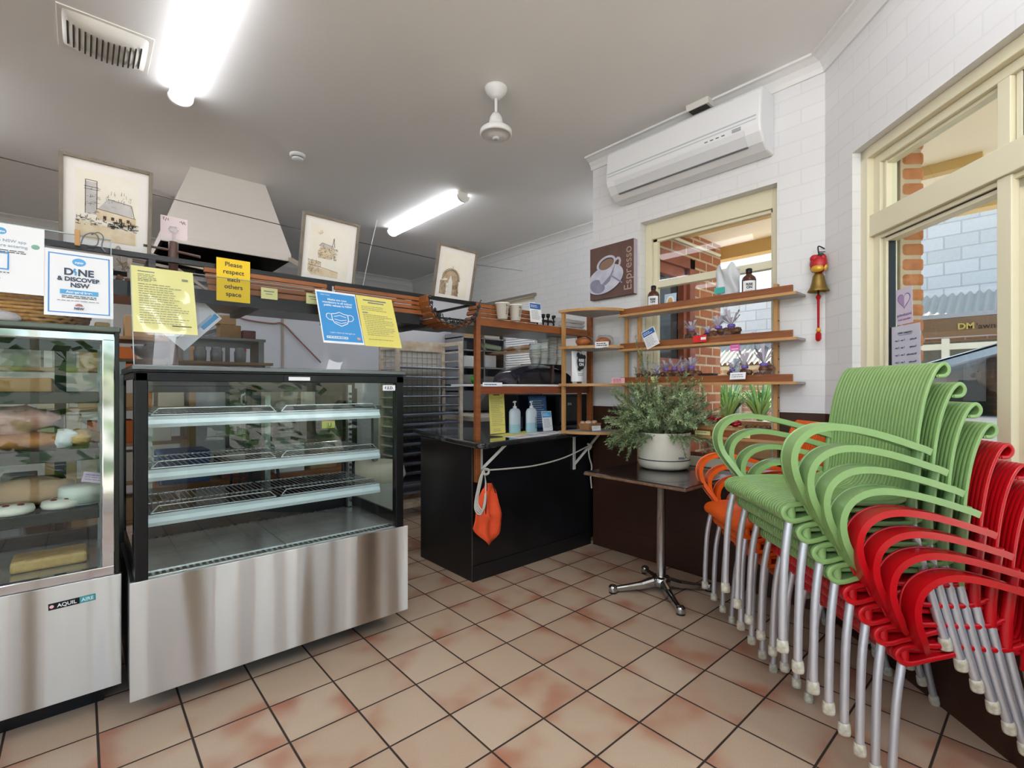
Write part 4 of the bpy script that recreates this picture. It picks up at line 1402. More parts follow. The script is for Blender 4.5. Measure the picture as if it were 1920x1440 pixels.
# standing notice, bottles, cards on the counter
poster('yellow_notice', 'tall narrow yellow notice standing on the counter behind the timber post', 'notice', frame((2.105, 2.60, .935), (1, .05, 0), (0, .06, 1)), .145, .30, YEL,
       [('r', .02, .278, .10, .006, INK), ('r', .04, .266, .06, .006, INK)] + fine(.012, .245, .12, 16, .0125, INKG, 8) + fine(.02, .03, .1, 2, .012, INKG, 2))
poster('yellow_sheet', 'yellow sheet lying flat on the counter under the sanitiser bottles', 'sheet', Matrix.Translation((2.18, 2.50, .9215)) @ Matrix.Rotation(rad(12), 4, 'Z'), .42, .16, YEL, [('r', .02, .02, .1, .004, INKG)])
for i, (x, y) in enumerate(((2.385, 2.66), (2.515, 2.62))):
    sb = thing('sanitiser_bottle', ('left' if i == 0 else 'right') + ' hand sanitiser pump bottle of pale blue liquid on the counter', 'bottle', (x, y, .922), 0, 'sanitiser bottles')
    R = Matrix.Translation((x, y, .923)) @ Matrix.Rotation(rad(-30 + 25 * i), 4, 'Z')
    MB().sweep([(x, y, .923), (x, y, .93), (x, y, 1.075), (x, y, 1.095), (x, y, 1.105)], [(.028 * cos(a) - 0, .052 * sin(a)) for a in [2 * PI * k / 24 for k in range(24)]], up=(0, 1, 0), scale=[.94, 1, 1, .8, .35]).build('bottle', mat('clear_pet', '#c6d3dc', .18, spec=.6), sb)
    MB().sweep([(x, y, .9225), (x, y, .985 + .01 * i)], [(.0285 * cos(a), .0525 * sin(a)) for a in [2 * PI * k / 24 for k in range(24)]], up=(0, 1, 0)).build('gel', mat('blue_gel', '#9fc6d8', .15), sb)
    MB().lathe([(.014, 1.10), (.014, 1.118), (.005, 1.12), (.005, 1.145), (.012, 1.148), (.012, 1.156), (0, 1.158)], 16, c=(x, y, 0)).build('pump', PAPER, sb)
    MB().bar((x, y, 1.152), (x - .03, y - .02, 1.148), .012, .008).build('nozzle', PAPER, sb)
    Mt = frame((x + .012 - .02 * i, y - .054, 1.0), (0, 0, 1), (-1, 0, 0))
    mb = MB()
    for q in fine(-.045, 0, .09, 2, .012, INKB, i + 11, .005, .1):
        draw(mb, q, .0015, Mt)
    mb.build('script_print', INKB, sb)
poster('blue_poster', 'large blue printed sheet standing behind the sanitiser bottles', 'poster', frame((2.70, 2.82, .925), (1, 0, 0), (0, .1, 1)), .20, .26, BLUED,
       [('r', .012, .012, .176, .232, mat('mid_blue', '#5d8bc6', .5))] + fine(.03, .22, .14, 11, .018, PAPER, 9, .006))
flyer('standing_card', 'small white and blue card standing at the right of the bottles', frame((2.622, 2.60, .925), (1, 0, 0), (-.02, .12, 1)), .105, .15, BLUEL)
for i, (x, y, a, lab) in enumerate(((2.16, 2.35, 4, 'left white sheet lying on the front of the counter top'), (2.44, 2.40, 8, 'right white sheet lying on the front of the counter top'))):
    poster('paper_sheet', lab, 'sheet', Matrix.Translation((x, y, .9213 + .001 * i)) @ Matrix.Rotation(rad(a), 4, 'Z'), .30, .17, PAPER, [('r', .03, .05, .09, .06, PINK)] + fine(.14, .13, .12, 8, .012, INKG, i + 3))

# ---------------------------------------------------------------- quarter round corner shelf
cs = thing('corner_shelf', 'quarter round timber corner shelf unit standing on the counter end', 'shelf', (2.9, 2.35, .92))
CXs, CYs, R_ = 3.045, 2.475, .385


def quarter(z0, z1, rr):
    pl = [(CXs, CYs)] + [(CXs - rr * cos(a) ** .9, CYs - rr * sin(a) ** .9) for a in [PI / 2 * k / 18 for k in range(19)]]
    return MB().prism(pl[::-1], z0, z1)


for z in (1.826, 1.556, 1.283, .935):
    o = quarter(z - .016, z, R_).build('shelf_board', SHELFGREY, cs)
    ed = MB().sweep([(CXs - (R_ + .001) * cos(a) ** .9, CYs - (R_ + .001) * sin(a) ** .9, z - .008) for a in [PI / 2 * k / 24 for k in range(25)]], [(-.0095, -.003), (.0095, -.003), (.0095, .003), (-.0095, .003)], smooth=False, up=(0, 0, 1))
    ed.build('board_edge', PLY, o)
for x, y in ((CXs - .355, CYs - .02), (CXs - .03, CYs - .35), (CXs - .015, CYs + .0)):
    MB().box(x - .0125, x + .0125, y - .0125, y + .0125, .921, 1.812).build('post', PLY if x < 3.02 or y < 2.3 else WOOD, cs, .002)
# bread rolls in bags, price cards
for i, (x, y, lab) in enumerate(((2.80, 2.36, 'left bagged bread roll on the middle corner shelf'), (2.90, 2.25, 'right bagged bread roll on the middle corner shelf'))):
    e = thing('bagged_roll', lab, 'bread', (x, y, 1.557), 0, 'bagged rolls on the corner shelf')
    MB().blob((x, y, 1.593), .062, .05, .036, 16, .03, i).build('roll', mat('roll_crust', '#b5662f', .5, var=1, vscale=20, col2='#9a4f22'), e)
    MB().blob((x + .01, y, 1.60), .08, .06, .044, 12, .22, i + 4).build('bag', glass('cellophane', '#fbfbfc', 1.4, .1, 1.2), e)
poster('price_card', 'white price card hanging over the middle corner shelf edge', 'card', frame((2.74, 2.20, 1.535), (.8, -.55, .06), (-.25, -.2, 1)), .10, .045, PAPER, fine(.01, .03, .08, 2, .014, INK, 3, .006))
poster('price_card', 'pink price card standing on the lower corner shelf', 'card', frame((2.84, 2.13, 1.285), (.85, -.5, 0)), .10, .04, PINK, fine(.01, .028, .08, 3, .01, mat('red_ink', '#a83a4a', .5), 5, .004))
tag(MB().box(2.93, 3.01, 2.11, 2.21, 1.2835, 1.297).build('foam_tray', WHITE, bevel=.003), 'white foam tray beside the pink price card', 'tray')
tag(MB().box(2.80, 2.98, 2.25, 2.40, 1.8265, 1.85).build('paper_pad', mat('pad_grey', '#d6d6d4', .6), bevel=.003), 'flat pale pad lying on top of the corner shelf', 'pad')
bk = thing('bread_basket', 'small tan basket of wrapped treats with a white card on the counter end', 'basket', (2.84, 2.33, .937))
MB().sweep([(2.84, 2.33, .938), (2.84, 2.33, .99)], [(-.05, -.075), (.05, -.075), (.05, .075), (-.05, .075)], smooth=False, cap=True, up=(0, 1, 0), scale=[.8, 1.0]).build('basket', mat('tan_basket', '#a57a4c', .7, bump=.5, bscale=70), bk)
rg = random.Random(3)
mb = MB()
for i in range(10):
    mb.blob((2.84 + rg.uniform(-.06, .06), 2.33 + rg.uniform(-.03, .03), .995), .02, .018, .014, 8, .2, i)
mb.build('wrapped_treats', mat('treat_wrap', '#b98d6c', .5, var=1, vscale=40, col2='#d8c0b0'), bk)
poster('price_card', 'white card in front of the small tan basket', 'card', frame((2.785, 2.262, .94), (.92, -.15, 0), (0, .1, 1)), .085, .035, PAPER, fine(.01, .024, .06, 2, .01, INKG, 4))

# ---------------------------------------------------------------- timber shelves across the window
XF = 2.93
for i, (z, lab) in enumerate(((1.781, 'top timber window shelf holding brown bottles'), (1.532, 'second timber window shelf with a red ticket'), (1.287, 'third timber window shelf with bagged chocolates'), (.953, 'lowest timber window shelf with the basket of red sweets'))):
    e = thing('window_shelf', lab, 'shelf', (3.0, 1.5, z), 0, 'timber shelves across the window')
    MB().box(XF - .004, 3.07, .957, 2.13, z - .014, z).build('board', SHELFGREY, e, .001)
    MB().box(XF - .012, XF - .003, .955, 2.13, z - .016, z).build('board_edge', PLY, e, .002)
    MB().box(XF + .008, XF + .022, .982, 2.13, z, z + .042).build('lip', WOODY, e, .002)
for i, (y, z0, z1) in enumerate(((2.035, .72, 1.77), (1.105, .72, 1.86))):
    e = thing('shelf_upright', ('left' if i == 0 else 'right') + ' pale timber upright carrying the window shelves', 'upright', (3.05, y, z0))
    MB().box(3.03, 3.068, y - .011, y + .011, z0, z1).build('batten', PLY, e, .002)
    mb = MB()
    for k in range(12):
        mb.lathe([(0, 0), (.004, 0), (.004, .003), (0, .003)], 8, Matrix.Translation((3.05, y - .011, z0 + .1 + k * .075)) @ Matrix.Rotation(PI / 2, 4, 'X'))
    mb.build('screw_holes', BLKM, e)
amber = mat('amber_glass', '#5a2a16', .08, spec=.8, trans=.35)
for i, (y, h) in enumerate(((1.885, .185), (1.237, .185))):
    e = thing('brown_bottle', ('small brown glass bottle at the left end of the top window shelf', 'brown glass bottle near the right end of the top window shelf')[i], 'bottle', (2.99, y, 1.782), 0, 'brown bottles on the top shelf')
    MB().lathe([(0, .001), (.037, .001), (.040, .008), (.040, .115), (.034, .132), (.017, .146), (.016, .160), (0, .16)], 28, c=(2.99, y, 1.782)).build('bottle', amber, e)
    MB().lathe([(.018, .158), (.0185, .18), (.012, .184), (0, .184)], 20, c=(2.99, y, 1.782)).build('cap', BLKM, e)
    lb = MB()
    lb.grid(lambda a, b: (2.99 - .0405 * cos((a - .5) * 1.9 + .45), y - .0405 * sin((a - .5) * 1.9 + .45), 1.782 + .02 + .085 * b), 12, 1)
    o = lb.build('paper_label', PAPER, e)
    Ml = frame((2.99 - .0415 * cos(.45) - .0005, y - .0415 * sin(.45), 1.84), (.43, -.9, 0))
    for t_, q in (('RISE', .018), ('ON', .0)):
        text(t_, .02, Ml @ Matrix.Translation((0, q, 0)), INK, e, bold=.0008)
    mb = MB()
    for q in fine(-.02, -.012, .04, 2, .006, INK, 4, .002):
        draw(mb, q, .0005, Ml)
    mb.build('small_print', INK, e)
pbg = thing('pastry_bag', 'crinkled pale plastic bag with a teal sticker on the top window shelf', 'bag', (3.0, 1.37, 1.782))
rg = random.Random(9)
MB().grid(lambda a, b: (3.0 - .04 * sin(PI * a) ** .5 * (1 - .5 * b) + .012 * sin(9 * a + 7 * b), 1.44 - .14 * a + .012 * sin(12 * b) * (a - .5), 1.783 + (.215 + .03 * sin(11 * a)) * b), 16, 16).grid(lambda a, b: (3.01 + .02 * sin(PI * a), 1.30 + .14 * a, 1.783 + .2 * b), 8, 8).build('bag', mat('frosted_bag', '#c9ccd0', .35, spec=.5, bump=.3, bscale=18), pbg)
MB().box(2.948, 2.952, 1.365, 1.43, 1.835, 1.872).build('sticker', mat('teal_sticker', '#3fa79f', .5), pbg)
card_ = poster('framed_card', 'small pale card with a round picture standing behind the left brown bottle', 'card', frame((3.04, 1.835, 1.785), (0, -1, 0), (.1, 0, 1)), .09, .12, mat('pale_blue_card', '#b9cde0', .5), [('e', .045, .06, .03, .045, PAPER), ('e', .045, .06, .02, .033, mat('ochre_print', '#c9a667', .5))])
# bagged chocolates
cello = glass('cellophane', '#fbfbfc')
choc = mat('dark_chocolate', '#4a2c1c', .4, bump=.4, bscale=70, var=1, vscale=40, col2='#6d4325')
purp = mat('purple_ribbon', '#6c56a8', .35)


def sweetbag(y, z, s, lab, group, seed, c_=None, tall=1.0):
    e = thing('sweet_bag', lab, 'bag', (3.0, y, z), 0, group)
    rg = random.Random(seed)
    mb = MB()
    for k in range(7):
        mb.blob((2.985 + rg.uniform(-.02, .02), y + rg.uniform(-.03, .03) * s, z + .02 * s + rg.random() * .035 * s), .019 * s, .019 * s, .015 * s, 8, .2, k + seed)
    mb.build('chocolates', c_ or choc, e)
    V = []
    n = 18
    prof = [(.040, .0), (.046, .02), (.040, .045), (.014, .066), (.012, .072), (.026, .095), (.04, .12 * tall + .01)]
    for r, h in prof:
        for k in range(n):
            a = 2 * PI * k / n
            q = 1 + rg.uniform(-.18, .18)
            V.append((2.985 + r * s * cos(a) * q * .8, y + r * s * sin(a) * q, z + .001 + h * s))
    MB().add(V, [(i * n + k, i * n + (k + 1) % n, (i + 1) * n + (k + 1) % n, (i + 1) * n + k) for i in range(len(prof) - 1) for k in range(n)]).build('cellophane_wrap', cello, e)
    MB().lathe([(.014 * s, .062 * s), (.017 * s, .069 * s), (.014 * s, .076 * s)], 14, c=(2.985, y, z)).build('ribbon', purp, e)
    mb = MB()
    for k in range(16):
        a = rg.uniform(0, 2 * PI)
        p = Vector((2.985, y, z + .072 * s))
        q = p + Vector((cos(a) * .03, sin(a) * .035, rg.uniform(.01, .05) * tall)) * s
        w_ = Vector((-sin(a), cos(a), .3)) * .008 * s
        mb.add([p, q - w_, q + w_], [(0, 1, 2)])
    mb.build('gathered_top', mat('silver_foil', '#d3cfdd', .25, 0, spec=.8), e)
    return e


for i, y in enumerate((1.60, 1.49, 1.42, 1.34)):
    sweetbag(y, 1.533, (1.35, 1.1, 1.4, 1.45)[i], ('leftmost', 'second', 'third', 'rightmost')[i] + ' cellophane sweet bag in the row on the second window shelf', 'sweet bags on the second shelf', 20 + i, None, (1, .9, 1.25, 1.45)[i])
for i, y in enumerate((1.96, 1.86, 1.785, 1.72, 1.66, 1.60)):
    sweetbag(y, 1.288, (1.2, 1.1, 1.3, 1.35, 1.2, 1.4)[i], ('first', 'second', 'third', 'fourth', 'fifth', 'sixth')[i] + ' purple-tied chocolate bag from the left on the third window shelf', 'chocolate bags on the third shelf', 40 + i)
for i, y in enumerate((1.335, 1.26, 1.15)):
    sweetbag(y, 1.288, (1.05, 1.3, 1.45)[i], ('low', 'tall-topped', 'largest')[i] + ' purple-tied chocolate bag near the right end of the third window shelf', 'chocolate bags on the third shelf', 60 + i, None, (1, 1.8, 1.6)[i])
cb = thing('chocolate_box', 'small dark chocolate box between the bags on the third window shelf', 'box', (3.0, 1.5, 1.288))
MB().box(2.97, 3.03, 1.445, 1.525, 1.289, 1.345).build('box', mat('dark_box', '#241a20', .35), cb, .002)
MB().box(2.968, 2.971, 1.455, 1.515, 1.296, 1.302).build('print', PINK, cb)
poster('red_ticket', 'red price ticket on the lip of the second window shelf', 'ticket', frame((2.916, 1.553, 1.54), (0, -1, .02)), .09, .042, REDP, [('r', .052, .013, .034, .016, PAPER)])
poster('pink_ticket', 'pink ticket hanging below the second window shelf', 'ticket', frame((2.935, 1.325, 1.474), (0, -1, .03)), .058, .042, mat('hot_pink', '#e86ab8', .5), [('r', .008, .008, .04, .005, PAPER), ('r', .01, .03, .036, .003, PAPER)])
poster('white_ticket', 'white price strip tilted over the third window shelf lip', 'ticket', frame((2.905, 1.315, 1.302), (0, -1, .02), (.25, 0, 1)), .092, .042, PAPER, fine(.01, .026, .07, 2, .012, INKG, 3, .004))
poster('yellow_ticket', 'pale yellow ticket on the third window shelf behind the rosemary', 'ticket', frame((2.917, 1.86, 1.29), (0, -1, 0)), .05, .04, YELP, fine(.008, .026, .03, 2, .01, INKG, 2))
flyer('tilted_flyer', 'white and blue flyer hung askew at the left end of the second window shelf', frame((2.912, 1.884, 1.514), (-.02, -.93, .37), (-.02, .37, .93)), .105, .128)
# basket of red sweets on the lowest shelf
rb = thing('sweet_basket', 'shallow cane basket piled with red wrapped sweets on the lowest window shelf', 'basket', (2.99, 1.46, .954))
Mb = Matrix.Translation((2.99, 1.44, .955)) @ Matrix.Diagonal((.34, 1, 1, 1))
bm_ = MB()
for k in range(6):
    bm_.lathe([(.135 + .006 * k, .006 + .0105 * k), (.142 + .006 * k, .0115 + .0105 * k), (.136 + .006 * k, .0165 + .0105 * k)], 34, Mb)
bm_.lathe([(0, .004), (.14, .004)], 34, Mb)
bm_.build('basket', mat('pale_cane', '#c7a06c', .6, var=.8, vscale=40, col2='#a57f4c'), rb)
rg = random.Random(5)
swm = mat('red_foil', '#a3182c', .2, .4)
for i in range(34):
    y = 1.44 + rg.uniform(-.14, .14)
    x = 2.985 + rg.uniform(-.035, .03)
    o = MB().blob((x, y, 1.03 + rg.uniform(0, .022) + .02 * (1 - abs(y - 1.48) / .15)), .018, .021, .014, 10, .12, i).build('red_sweet', swm)
    tag(o, 'red foil wrapped sweet heaped in the cane basket on the lowest window shelf', 'sweet', 'red sweets in the cane basket')
bk2 = thing('cane_tray', 'second shallow cane tray at the right of the lowest window shelf', 'tray', (2.99, 1.16, .954))
MB().sweep([(2.99, 1.18, .956), (2.99, 1.18, 1.01)], [(-.08, -.045), (.08, -.045), (.08, .045), (-.08, .045)], smooth=False, up=(0, 1, 0), scale=[.85, 1]).build('tray', mat('pale_cane', '#c7a06c'), bk2)
mb = MB()
for k in range(6):
    mb.blob((2.99 + rg.uniform(-.02, .02), 1.18 + rg.uniform(-.06, .06), 1.02), .02, .02, .016, 8, .2, k)
mb.build('dark_treats', choc, bk2)
for y, lab in ((1.49, 'left pale yellow label strip on the lowest window shelf'), (1.25, 'right pale yellow label strip on the lowest window shelf')):
    poster('shelf_label', lab, 'label', frame((2.916, y + .05, .957), (0, -1, 0)), .10, .026, YELP, fine(.008, .015, .08, 1, .01, INKG, 3, .004))

# ---------------------------------------------------------------- wall pieces
es_ = thing('canvas_print', 'brown canvas print of a coffee cup lettered Espresso on the right wall', 'picture', (3.05, 2.28, 1.95))
MB().box(3.03, 3.074, 2.075, 2.483, 1.945, 2.352).build('canvas', mat('canvas_brown', '#5c433c', .7, var=.8, vscale=7, col2='#6e5248'), es_, .003)
MB().box(3.031, 3.073, 2.0725, 2.0745, 1.948, 2.35).build('painted_edge', mat('canvas_edge', '#b9b0bf', .6), es_)
Me = frame((3.029, 2.483, 1.945), (0, -1, 0))


def rot_e(cx, cy, rx, ry, a, n=36, a0=0, a1=2 * PI):
    return [(cx + rx * cos(t) * cos(a) - ry * sin(t) * sin(a), cy + rx * cos(t) * sin(a) + ry * sin(t) * cos(a)) for t in [a0 + (a1 - a0) * k / n for k in range(n + (a1 - a0 < 6.2))]]


art = {}


def paint(q, z, m):
    mb = art.setdefault(m.name, (MB(), m))[0]
    draw(mb, q, z, Me)


pw, psh, pdk = mat('paint_white', '#d3d3de', .7, var=.8, vscale=14, col2='#b4b5c9'), mat('paint_blue_grey', '#7d7a94', .7, var=.8, vscale=14, col2='#938fa6'), mat('paint_umber', '#473a3c', .7)
cl = lambda P: [(max(.003, min(.405, x)), max(.003, min(.405, y))) for x, y in P]
paint(('p', cl(rot_e(.145, .135, .178, .105, rad(12))), pdk), .0008, pdk)
paint(('p', cl(rot_e(.145, .145, .176, .103, rad(14))), pw), .0012, pw)
paint(('p', cl(rot_e(.075, .10, .075, .052, rad(-20))), psh), .0016, psh)
paint(('p', [(.075, .27), (.085, .17), (.11, .115), (.15, .1), (.19, .125), (.225, .19), (.245, .27)], pw), .0022, pw)
paint(('p', [(.12, .11), (.155, .1), (.195, .125), (.228, .19), (.245, .25), (.20, .17)], psh), .0025, psh)
paint(('p', rot_e(.16, .265, .092, .056, rad(14)), pw), .003, pw)
paint(('p', rot_e(.163, .263, .072, .042, rad(14)), pdk), .0034, pdk)
paint(('p', rot_e(.164, .259, .067, .036, rad(14)), mat('paint_coffee', '#8d6f60', .7)), .0038, mat('paint_coffee', '#8d6f60'))
paint(('l', [(.245, .275), (.275, .29), (.292, .27), (.285, .235), (.25, .2), (.232, .195)], .018, pw), .004, pw)
paint(('l', [(.215, .16), (.26, .13), (.31, .095)], .012, psh), .0042, psh)
for mb, m in art.values():
    mb.build('painting', m, es_)
text('Espresso', .098, Me @ Matrix.Translation((.392, .03, .003)) @ Matrix.Rotation(PI / 2, 4, 'Z'), mat('lettering_taupe', '#b79b90', .7), es_, align='LEFT', sx=.93)

bl_ = thing('door_bell', 'small brass bell with a red figure bracket and red clapper strap on the wall corner', 'bell', (3.04, .89, 1.5))
NB = Vector((-.924, .383, 0))
bx, by = 3.076 - .045, .863 + .02
MB().tube(curve([(3.07, .865, 2.02), (bx, by, 2.03), (bx, by, 2.0), (bx - .004, by - .004, 1.985)], 5), .0035, 6).tube(curve([(bx, by, 1.998), (bx + .01, by - .03, 1.995)], 3), .003, 6).build('hook', BLKM, bl_)
redm = mat('bell_red', '#b3151c', .35)
gold = mat('gold_paint', '#d7a73a', .35, .3)
MB().blob((bx, by, 1.93), .030, .040, .050, 16, .12, 2).blob((bx - .004, by + .018, 1.965), .018, .024, .022, 10).blob((bx, by - .022, 1.96), .016, .018, .024, 10).build('figure', redm, bl_)
MB().blob((bx - .018, by, 1.905), .018, .032, .022, 14).blob((bx, by - .03, 1.91), .014, .016, .02, 10).build('gold_bowl', gold, bl_)
MB().blob((bx, by - .012, 1.978), .016, .02, .013, 10).blob((bx, by + .034, 1.935), .009, .009, .02, 8).build('dark_trim', mat('dark_green_trim', '#1c3326', .4), bl_)
MB().lathe([(0, 1.882), (.018, 1.88), (.028, 1.865), (.033, 1.83), (.042, 1.80), (.052, 1.785), (.053, 1.78), (.047, 1.781), (.03, 1.81), (.024, 1.86), (0, 1.87)], 32, c=(bx, by, 0)).build('bell', mat('aged_brass', '#94793f', .42, .85, bump=.06, bscale=60), bl_)
MB().tube([(bx, by, 1.80), (bx, by, 1.762)], .005, 8).build('clapper', BLKM, bl_)
mb = MB()
mb.sweep([(bx, by, 1.766), (bx, by, 1.752), (bx, by, 1.735), (bx, by, 1.585), (bx, by, 1.578)], [(-.004, -.008), (.004, -.008), (.004, .008), (-.004, .008)], smooth=False, up=(-.92, .38, 0), scale=[.6, 1.7, .85, .75, .75])
mb.sweep([(bx, by, 1.560), (bx, by, 1.548), (bx, by, 1.52), (bx, by, 1.508)], [(-.006, -.014), (.006, -.014), (.006, .014), (-.006, .014)], smooth=False, up=(-.92, .38, 0), scale=[.6, 1, 1, .5])
mb.build('strap', redm, bl_, .002)
MB().blob((bx, by, 1.57), .009, .013, .013, 12).build('stud', gold, bl_)
# ---------------------------------------------------------------- notices on and above the cabinets
def on_screen(x, z, M=None):
    """Point on the leaning screen of the empty cabinet as screen units."""
    return (x - .145, (z - 1.338) / cos(sa))


def screen_poster(name, label, x, z, w, h, base, els, rot=0, off=-.004):
    a, b = on_screen(x, z)
    M = Msh @ Matrix.Translation((a, b, -off)) @ Matrix.Rotation(rad(rot), 4, 'Z')
    return poster(name, label, 'notice', M, w, h, base, els)


WP = PAPER
glare = mat('pocket_film', '#f4f3dc', .15)
screen_poster('yellow_notice', 'yellow printed notice in a creased plastic pocket at the left of the clear screen', .148, 1.463, .207, .300, YELP,
              [('r', .02, .275, .055, .004, INKG)] + fine(.02, .262, .06, 5, .008, INKG, 1) + [('r', .165, .25, .022, .003, INKG), ('r', .165, .256, .022, .003, INKG)] + fine(.02, .215, .165, 17, .0115, INKG, 2) + [('r', .12, .022, .065, .004, INK)])
pk = MB()
pk.grid(lambda a, b: tuple(Msh @ Vector((on_screen(.140, 1.45)[0] + .225 * a, on_screen(.14, 1.452)[1] + .325 * b, .0075 + .0025 * sin(9 * a + 5 * b) * sin(7 * b)))), 30, 30)
tag(pk.build('plastic_pocket', PKT := glass('pocket_film_clear', '#fbfcfa', 1.42, .06, 1.3)), 'creased clear plastic pocket over the left yellow notice', 'pocket')
mask = [('r', .006, .012, .194, .274, BLUEP)]
mask += [('t', .103, .243, .016, 'Masks are now', WP, 'CENTER', .0003), ('t', .103, .226, .016, 'mandatory in all indoor', WP, 'CENTER', .0003), ('t', .103, .209, .016, 'public venues in NSW', WP, 'CENTER', .0003)]
mask += [('l', [(.062, .165), (.082, .168), (.103, .178), (.124, .168), (.144, .165), (.144, .135), (.136, .115), (.103, .098), (.070, .115), (.062, .135), (.062, .165)], .004, WP),
         ('l', [(.072, .150), (.088, .155), (.103, .160), (.118, .155), (.134, .150)], .0032, WP), ('l', [(.072, .136), (.103, .130), (.134, .136)], .0032, WP), ('l', [(.074, .122), (.103, .113), (.132, .122)], .0032, WP),
         ('l', [(.062, .162), (.048, .166), (.036, .160), (.034, .145), (.044, .132), (.062, .128)], .0035, WP), ('l', [(.144, .162), (.158, .166), (.170, .160), (.172, .145), (.162, .132), (.144, .128)], .0035, WP)]
mask += [('t', .103, .055, .012, 'Learn more at nsw.gov.au', WP), ('r', .02, .026, .105, .012, WP)] + fine(.024, .03, .098, 1, .01, BLUED, 4, .004, .05) + [('t', .022, .268, .009, 'NSW Health', WP, 'LEFT'), ('r', .172, .025, .016, .014, mat('pale_pink_print', '#e4a9a0', .5))]
screen_poster('mask_poster', 'blue mask notice taped to the clear screen', .862, 1.466, .205, .298, WP, mask, -.4)
screen_poster('yellow_notice', 'yellow printed notice beside the blue mask poster on the clear screen', 1.070, 1.462, .205, .300, YEL,
              [('r', .035, .272, .13, .007, INKG), ('r', .06, .258, .09, .007, INKG)] + fine(.018, .235, .17, 3, .011, INKG, 6) + [('r', .018, .195, .03, .004, BLUED)] + fine(.018, .183, .165, 12, .0115, INKG, 9) + fine(.018, .03, .15, 1, .011, INK, 3), -.6)
rs = poster('respect_sign', 'bright yellow sign asking people to respect space, hung from the rack', 'sign', frame((.446, 2.463, 1.638), (1, 0, 0), (0, .0, 1)), .134, .190, YELD,
            [('t', .067, .156 - .033 * k, .028, t, INK, 'CENTER', .0003) for k, t in enumerate(('Please', 'respect', 'each', 'others', 'space'))])
for i, x in enumerate((.626, .830)):
    poster('rack_label', ('left' if i == 0 else 'right') + ' small pale yellow label on the rack fascia', 'label', frame((x, 2.4635, 1.668), (1, 0, 0)), .072, .052, YELP, [('r', .012, .034, .045, .004, INKG), ('r', .02, .022, .03, .003, INKG)])
# cards behind the yellow notice
poster('tilted_card', 'white and blue card hung diagonally behind the left yellow notice', 'card', frame((.335, 2.52, 1.412), (.68, 0, .73), (-.73, 0, .68)), .21, .15, WP,
       [('r', .12, .012, .085, .022, BLUEL), ('r', .08, .03, .11, .012, mat('pale_blue_card', '#b9cde0', .5)), ('e', .12, .12, .018, .018, INKG)] + fine(.02, .11, .08, 5, .014, INKG, 3))
# notices on the left screen
DB = mat('voucher_blue', '#4a93d6', .5)
els = [('r', .010, .012, .174, .004, DB), ('r', .010, .234, .174, .004, DB), ('r', .010, .012, .004, .226, DB), ('r', .180, .012, .004, .226, DB)]
els += [('e', .095, .210, .0195, .015, BLUEL), ('t', .095, .204, .015, 'nsw', WP, 'CENTER', .0004)]
els += [('t', .052, .158, .036, 'D', INKB, 'LEFT', .0012), ('l', [(.084, .184), (.079, .172), (.086, .172), (.085, .158)], .006, BLUEL), ('t', .091, .158, .036, 'NE', INKB, 'LEFT', .0012)]
els += [('t', .095, .135, .0215, '& DISCOVER', INKB, 'CENTER', .0008), ('t', .097, .112, .0235, 'NSW', INKB, 'CENTER', .0008)]
els += [('r', .042, .084, .108, .017, BLUEL), ('t', .096, .0885, .0125, 'Accepted here', WP, 'CENTER', .0004)] + fine(.047, .076, .1, 2, .0065, INK, 3, .0024, .1) + fine(.035, .058, .12, 1, .006, INKG, 4, .0018, .1)
els += [('p', [(.083, .040), (.088, .047), (.095, .049), (.102, .047), (.107, .040)], mat('rose_print', '#b5736c', .5)), ('t', .095, .026, .012, 'NSW', INKB, 'CENTER', .0004)]
P1 = Ms1 @ Matrix.Translation((1.0, .03, .004))
poster('voucher_sign', 'white sign with blue border saying Dine and Discover NSW accepted here', 'sign', P1, .194, .252, WP, els)
els = [('e', .175, .222, .0135, .0125, BLUEL), ('t', .175, .217, .013, 'nsw', WP, 'CENTER', .0004)]
els += [('t', .195, .184, .015, 'vice NSW app', mat('pale_print', '#8fa3bb', .5), 'CENTER'), ('t', .195, .166, .015, 'before entering', mat('pale_print', '#8fa3bb'), 'CENTER'), ('e', .262, .178, .011, .009, mat('green_badge', '#7fae9a', .5))]
els += fine(.13, .152, .11, 2, .0065, INK, 5, .0024, .1) + [('r', .128, .082, .068, .004, DB), ('r', .128, .14, .068, .004, DB), ('r', .192, .082, .004, .062, DB), ('r', .128, .082, .004, .062, DB)]
els += fine(.13, .07, .07, 1, .007, INK, 6, .0024, .05) + fine(.1, .058, .08, 3, .010, INKG, 7, .0018)
poster('checkin_sheet', 'white check-in sheet at the far left of the clear screen', 'sign', Ms1 @ Matrix.Translation((.715, .098, .006)), .285, .250, WP, els)

